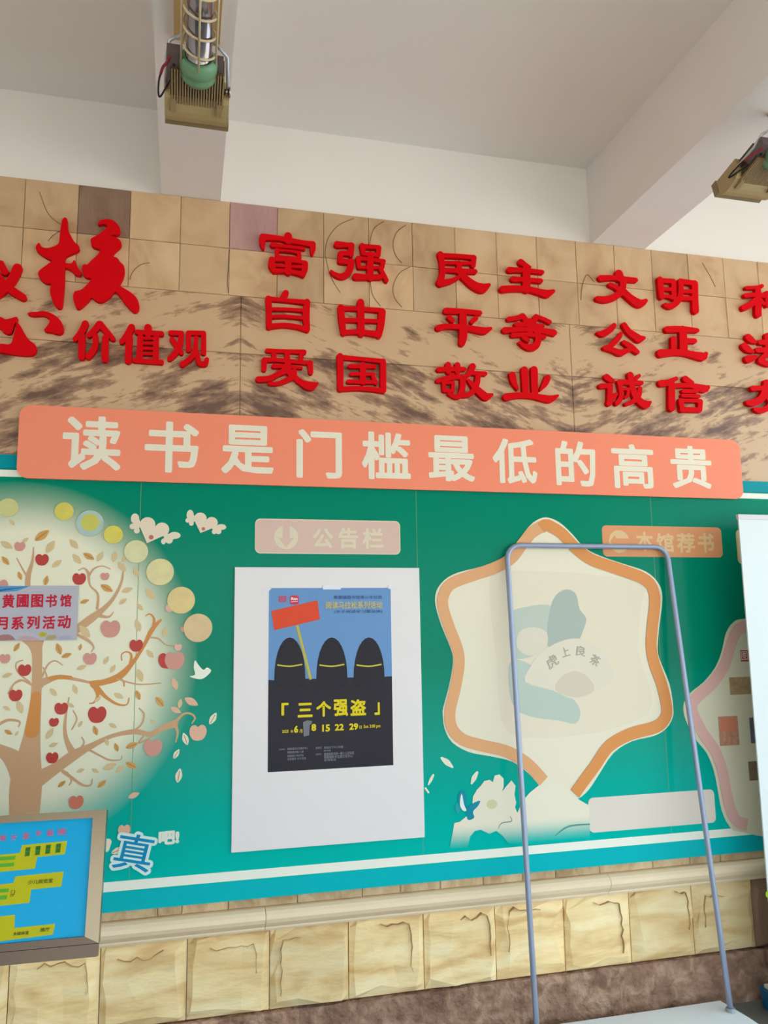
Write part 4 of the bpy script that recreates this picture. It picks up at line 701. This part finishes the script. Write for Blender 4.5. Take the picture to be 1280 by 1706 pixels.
for q in ([(-60, 1431), (26, 1426), (25, 1432), (-60, 1438)], [(-60, 1444), (24, 1437), (23, 1443), (-60, 1450)], [(-60, 1486), (15, 1480), (14, 1486), (-60, 1493)], [(-60, 1498), (12, 1491), (11, 1498), (-60, 1506)]): sp_(q, GC, 1, 'plan_block_print')
for t, bx, c in (('馆', (-1, 1391, 10, 1401), (214, 84, 110)), ('分', (18, 1390, 28, 1400), (214, 84, 110)), ('部', (38, 1387, 49, 1398), (214, 84, 110)), ('平', (59, 1385, 69, 1394), (214, 84, 110)), ('面', (78, 1383, 89, 1393), (214, 84, 110)), ('图', (97, 1381, 110, 1391), (214, 84, 110)),
                 ('少儿阅览室', (47, 1465, 88, 1472), (70, 78, 10)), ('门', (18, 1483, 25, 1488), (70, 78, 10)), ('厅', (17, 1489, 24, 1494), (70, 78, 10)), ('多媒体室', (22, 1552, 48, 1558), (70, 78, 10)), ('展厅', (67, 1546, 83, 1552), (70, 78, 10))):
    mb = MB(); letters(mb, SG, t, bx, dQ + .0012, .01); mb.obj('printed_text', pm(c), sg)
pcn = SG.w((ub + ul) / 2, (vb + vt) / 2, -.06)
MB().tube([(pcn.x, pcn.y, .02), (pcn.x, pcn.y, pcn.z)], .038, 20).obj('post', steel, sg)
MB().tube([(pcn.x, pcn.y, 0), (pcn.x, pcn.y, .02)], .16, 28).obj('post_base', steel2, sg)

# ------------------------------------------------------------------ empty tube rack leaning on the board
bR = hit(1218, 1685, Vector((0, 0, 1)), Vector((0, 0, .05))); thf = .078
FR = Plane(bR, (1, 0, 0), (0, math.sin(thf), math.cos(thf)))
rk = thing('poster_rack', 'empty grey tube poster rack leaning against the green board, right of centre', 'rack', (bR.x - .4, bR.y, 0))
tube = mat('grey_blue_tube', (152, 160, 182), .35, metal=.25)
bL = FR.uv(896, 1736); tL = FR.uv(846, 925); tR = FR.uv(1115, 935); topz = FR.uv(980, 908)[1]
pts = [(bL[0], bL[1]), (tL[0], topz - .07)]
cr = []
for (cx, cy, a0, a1) in ((tL[0] + .055, topz - .062, 180, 90), (tR[0] - .06, topz - .062, 90, 0)):
    for k in range(7):
        a = math.radians(a0 + (a1 - a0) * k / 6); cr.append((cx + .057 * math.cos(a), cy + .057 * math.sin(a)))
pth = [bL] + cr + [(0.0, 0.0)]
full = []
for a, b in zip(pth, pth[1:]):
    n_ = 6 if math.hypot(a[0] - b[0], a[1] - b[1]) > .3 else 1
    for k in range(n_): full.append((a[0] + (b[0] - a[0]) * k / n_, a[1] + (b[1] - a[1]) * k / n_))
full.append(pth[-1])
MB().tube([FR.w(x, y, 0) for x, y in full], .0105, 14).obj('tube_frame', tube, rk)
# low base plate with cut corners
zt_ = .05
def fz(px, py, z=zt_): return hit(px, py, Vector((0, 0, 1)), Vector((0, 0, z)))
yb = fz(1200, 1667).y; xr = fz(1248, 1695).x; yr = fz(1248, 1695).y; xl = FR.w(*bL, 0).x - .12
ol = [(fz(1200, 1667).x, yb), (xr, yr), (xr, yr - .22), (fz(1200, 1667).x, yr - .30), (xl + .1, yr - .30), (xl, yr - .22), (xl, yr), (xl + .1, yb)]
mb = MB(); n_ = len(ol); mb.add([(x, y, zt_) for x, y in ol] + [(x, y, .0) for x, y in [((x - (xl + xr) / 2) * 1.015 + (xl + xr) / 2, (y - (yb + yr - .3) / 2) * 1.02 + (yb + yr - .3) / 2) for x, y in ol]], [tuple(range(n_)), tuple(range(2 * n_ - 1, n_ - 1, -1))] + [(i, i + n_, (i + 1) % n_ + n_, (i + 1) % n_) for i in range(n_)])
mb.obj('base', mat('pale_grey_plastic', (226, 236, 240), .45), rk)
for (x, y) in (bL, (0, 0)):
    p = FR.w(x, y, 0); MB().tube([(p.x, p.y, .045), (p.x, p.y + .001, .062)], .017, 14).obj('socket', mat('socket_plastic', (150, 156, 162), .5), rk)

# ------------------------------------------------------------------ tall white banner stand at right, with its blue base
bo = hit(1256, 1180, Vector((0, 1, 0)), Vector((0, -.21, 0))); bt_ = hit(1231, 857, Vector((0, 1, 0)), Vector((0, -.21, 0)))
bs = thing('banner_stand', 'tall white display banner standing on a blue base at the right edge', 'banner', (bo.x + .4, -.2, 0))
bx0 = bo.x; bx1 = bo.x + .8; bz1 = bt_.z
MB().box((bx0, -.210, .09), (bx1, -.204, bz1 - .02)).obj('banner_sheet', mat('white_banner', (222, 226, 224), .5), bs)
MB().box((bx0 - .003, -.214, bz1 - .02), (bx1 + .003, -.200, bz1)).obj('top_rail', mat('pale_rail', (214, 208, 206), .4), bs)
BNP = Plane((0, -.2105, 0), (1, 0, 0), (0, 0, 1))
for (x, y, r, c) in ((1281, 1490, 5, (150, 190, 40)), (1286, 1512, 5, (220, 150, 130)), (1288, 1480, 4, (230, 220, 90)), (1283, 1528, 3, (120, 190, 170)), (1290, 1500, 4, (90, 160, 60))):
    mb = MB(); disc(mb, BNP, x, y, r, .0003); mb.obj('flower_print', pm(c), bs)
q1 = hit(1263, 1675, Vector((0, 0, 1)), Vector((0, 0, 0))); hb = .072
mb = MB(); pts = rrect(q1.x - .002, q1.y - .36, q1.x + .78, q1.y, .03, 4); n_ = len(pts)
mb.add([(x, y, hb) for x, y in pts] + [(q1.x + .39 + (x - q1.x - .39) * .985, q1.y - .18 + (y - q1.y + .18) * .94, 0) for x, y in pts], [tuple(range(n_)), tuple(range(2 * n_ - 1, n_ - 1, -1))] + [(i, i + n_, (i + 1) % n_ + n_, (i + 1) % n_) for i in range(n_)])
mb.obj('base', mat('blue_plastic', (0, 92, 132), .35), bs)
MB().box((q1.x + .02, q1.y - .34, hb), (q1.x + .76, q1.y - .02, hb + .012)).obj('base_lid', mat('white_plastic', (214, 206, 196), .4), bs)

# ------------------------------------------------------------------ floodlights under the beams
kk = .25
LO_ = hit(330, 120, Vector((0, kk, 1)), Vector((0, -1.15, 3.08)))
LPn = Plane(LO_, (1, 0, 0), Vector((0, -1, kk)).normalized())          # v: towards the room; n: up?  fix below
if LPn.n.z > 0: LPn.n = -LPn.n                                         # outward = downwards, to the viewer
khaki = mat('khaki_enamel', (168, 144, 98), .45, vary=.1, vscale=20); rib = mat('ribbed_casting', (150, 122, 86), .5, vary=.12, vscale=30)
maroon = mat('dark_bracket', (104, 84, 84), .5); green = mat('green_enamel', (106, 146, 108), .4, vary=.08, vscale=30); glass = mat('tube_glass', (150, 138, 140), .12, metal=.85)
cage = mat('cream_wire', (206, 186, 146), .5, vary=.1, vscale=40); rust = mat('rusty_plate', (196, 158, 104), .7, vary=.2, vscale=12); galv = mat('pale_bracket', (196, 194, 198), .35, metal=.4)
wire = mat('black_cable', (26, 22, 26), .5); redw = mat('red_cable', (140, 32, 40), .5); steelb = mat('bolt_steel', (170, 160, 148), .3, metal=1)
def lamp(label):
    t = thing('floodlight', label, 'lamp', (LO_.x, LO_.y, LO_.z))
    P = LPn
    def W(x, y, dn=0): 
        u, v = P.uv(x, y); return P.w(u, v, dn)
    def rect(x0, y0, x1, y1):
        a, b = P.uv(x0, (y0 + y1) / 2)[0], P.uv(x1, (y0 + y1) / 2)[0]; c, e = P.uv(330, y0)[1], P.uv(330, y1)[1]; return [(a, c), (b, c), (b, e), (a, e)]
    # hood: half round trough lying across
    def trough(xa, xb, y0, y1, bulge, n=9):
        mb = MB(); (ua, v0), (ub_, v1) = P.uv(xa, (y0 + y1) / 2), P.uv(xb, (y0 + y1) / 2); va = P.uv(330, y0)[1]; vb2 = P.uv(330, y1)[1]; ring = []
        for k in range(n):
            a = math.pi * k / (n - 1); ring.append(((va + vb2) / 2 + (va - vb2) / 2 * math.cos(a), bulge * math.sin(a) ** .8 if math.sin(a) > 0 else 0))
        vs = [P.w(ua, v, dd) for v, dd in ring] + [P.w(ub_, v, dd) for v, dd in ring]
        mb.add(vs, [(i, i + 1, i + 1 + n, i + n) for i in range(n - 1)] + [tuple(range(n)), tuple(range(2 * n - 1, n - 1, -1)), (0, n, 2 * n - 1, n - 1)]); return mb
    MB().prism(P, rect(276, 150, 380, 204), -.045, .004).obj('hood', khaki, t)
    trough(275, 381, 152, 202, .030).obj('hood_cover', khaki, t)
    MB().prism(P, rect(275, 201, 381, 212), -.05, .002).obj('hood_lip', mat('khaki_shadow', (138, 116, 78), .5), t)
    # ribbed casting
    bd = MB().prism(P, rect(284, 112, 373, 164), -.04, .018).obj('ribbed_body', mat('casting_groove', (84, 66, 46), .7), t)
    mb = MB()
    for k in range(20):
        x = 286 + k * 4.45; mb.prism(P, rect(x, 113, x + 2.5, 165), .018, .029)
    mb.obj('cooling_ribs', rib, bd)
    for x in (285, 361): MB().prism(P, rect(x, 158, x + 9, 176), -.01, .036).obj('foot', rib, t)
    MB().prism(P, rect(278, 88, 300, 132), -.02, .012).obj('mounting_plate', maroon, t); MB().prism(P, rect(352, 96, 372, 132), -.02, .012).obj('mounting_plate', maroon, t)
    for x, y in ((290, 102), (361, 112)):
        p = W(x, y, .0125); MB().tube([p, p + P.n * .003], .004, 10).obj('bolt', wire, t)
    # green collar: lathe about the tube's axis
    ax = P.v; c0 = W(331, 106, .012)
    def lathe(prof, m, nm, n=32):
        mb = MB(); ux = P.u; nz = P.n; k0 = 0
        for (a, r) in prof:
            for k in range(n):
                q = 2 * math.pi * k / n; mb.v.append(c0 + ax * a + (ux * math.cos(q) + nz * math.sin(q)) * r)
        for i in range(len(prof) - 1):
            for k in range(n): mb.f.append((i * n + k, i * n + (k + 1) % n, (i + 1) * n + (k + 1) % n, (i + 1) * n + k))
        mb.f.append(tuple(range(n))); mb.f.append(tuple(range((len(prof) - 1) * n + n - 1, (len(prof) - 1) * n - 1, -1)))
        mb.sm = True; return mb.obj(nm, m, t)
    lathe([(-.045, .030), (-.040, .040), (-.028, .048), (-.02, .049), (-.012, .046), (-.006, .050), (.008, .051), (.02, .050), (.03, .046), (.034, .040)], green, 'collar')
    lathe([(.032, .037), (.0345, .037)], wire, 'gasket')
    lathe([(.034, .034), (.20, .034), (.42, .034)], glass, 'glass_tube')
    # cage
    mb = MB(); hx = []
    for k in range(150):
        q = k * 2 * math.pi / 22; a = .045 + k * .0025; hx.append(c0 + ax * a + (P.u * math.cos(q) + P.n * math.sin(q)) * .043)
    mb.tube(hx, .0034, 6); mb.obj('wire_spiral', cage, t)
    for q in (math.pi / 2, math.pi * .1, math.pi * .9, -math.pi / 2):
        mb = MB(); mb.tube([c0 + ax * a + (P.u * math.cos(q) + P.n * math.sin(q)) * .0475 for a in (.015, .2, .42)], .003, 6); mb.obj('cage_bar', cage, t)
    # backing board fixed to the beam
    pb = hit(290, 60, Vector((0, 0, 1)), Vector((0, 0, ZS - .012))); pb2 = hit(366, 78, Vector((0, 0, 1)), Vector((0, 0, ZS - .012)))
    MB().box((pb.x, pb2.y - .75, ZS - .012), (pb2.x, pb2.y, ZS)).obj('backing_board', rust, t)
    # bracket arms with pivot bolts
    MB().tube([W(377, 165, -.01), W(380, 150, -.01), W(379, 100, -.01), W(352, 82, -.04)], .005, 8).obj('bracket_arm', galv, t)
    MB().tube([W(276, 150, -.01), W(277, 100, -.01), W(282, 80, -.03), W(304, 78, -.05)], .005, 8).obj('bracket_arm', galv, t)
    h0 = W(330, 92, -.06); MB().tube([h0, Vector((h0.x, h0.y + .02, ZS))], .012, 10).obj('hanger_rod', galv, t)
    p = W(374, 153, .0); MB().tube([p, p + P.u * .012], .008, 12).obj('pivot_bolt', steelb, t); MB().tube([p + P.u * .012, p + P.u * .017], .014, 12).obj('pivot_knob', steelb, t)
    p = W(376, 192, .01); MB().tube([p, p + P.u * .006], .003, 8).obj('bolt', wire, t)
    MB().tube([W(x, y, .01) for x, y in smooth([(295, 112), (284, 128), (272, 150), (266, 157), (264, 148), (265, 130), (268, 118)], 4, False)], .0028, 8).obj('cable', wire, t)
    MB().tube([W(x, y, .012) for x, y in smooth([(268, 118), (272, 106), (279, 98), (283, 88)], 3, False)], .004, 8).obj('red_cable', redw, t)
    return t
L1 = lamp('khaki floodlight with green-collared caged glass tube under the left ceiling beam')
def dup(root, off, label):
    r = root.copy(); COL.objects.link(r); r.location = root.location + Vector(off); r['label'] = label
    for c in root.children:
        if c.name.startswith('backing_board'): continue
        q = c.copy(); COL.objects.link(q); q.parent = r
        for g_ in c.children:
            h = g_.copy(); COL.objects.link(h); h.parent = q
    return r
L1['group'] = 'floodlights under the beams'
L2 = dup(L1, (1.866, 0, 0), 'khaki floodlight under the right ceiling beam, cut by the right edge')
for o in bpy.data.objects:
    if '_b' in o: del o['_b']
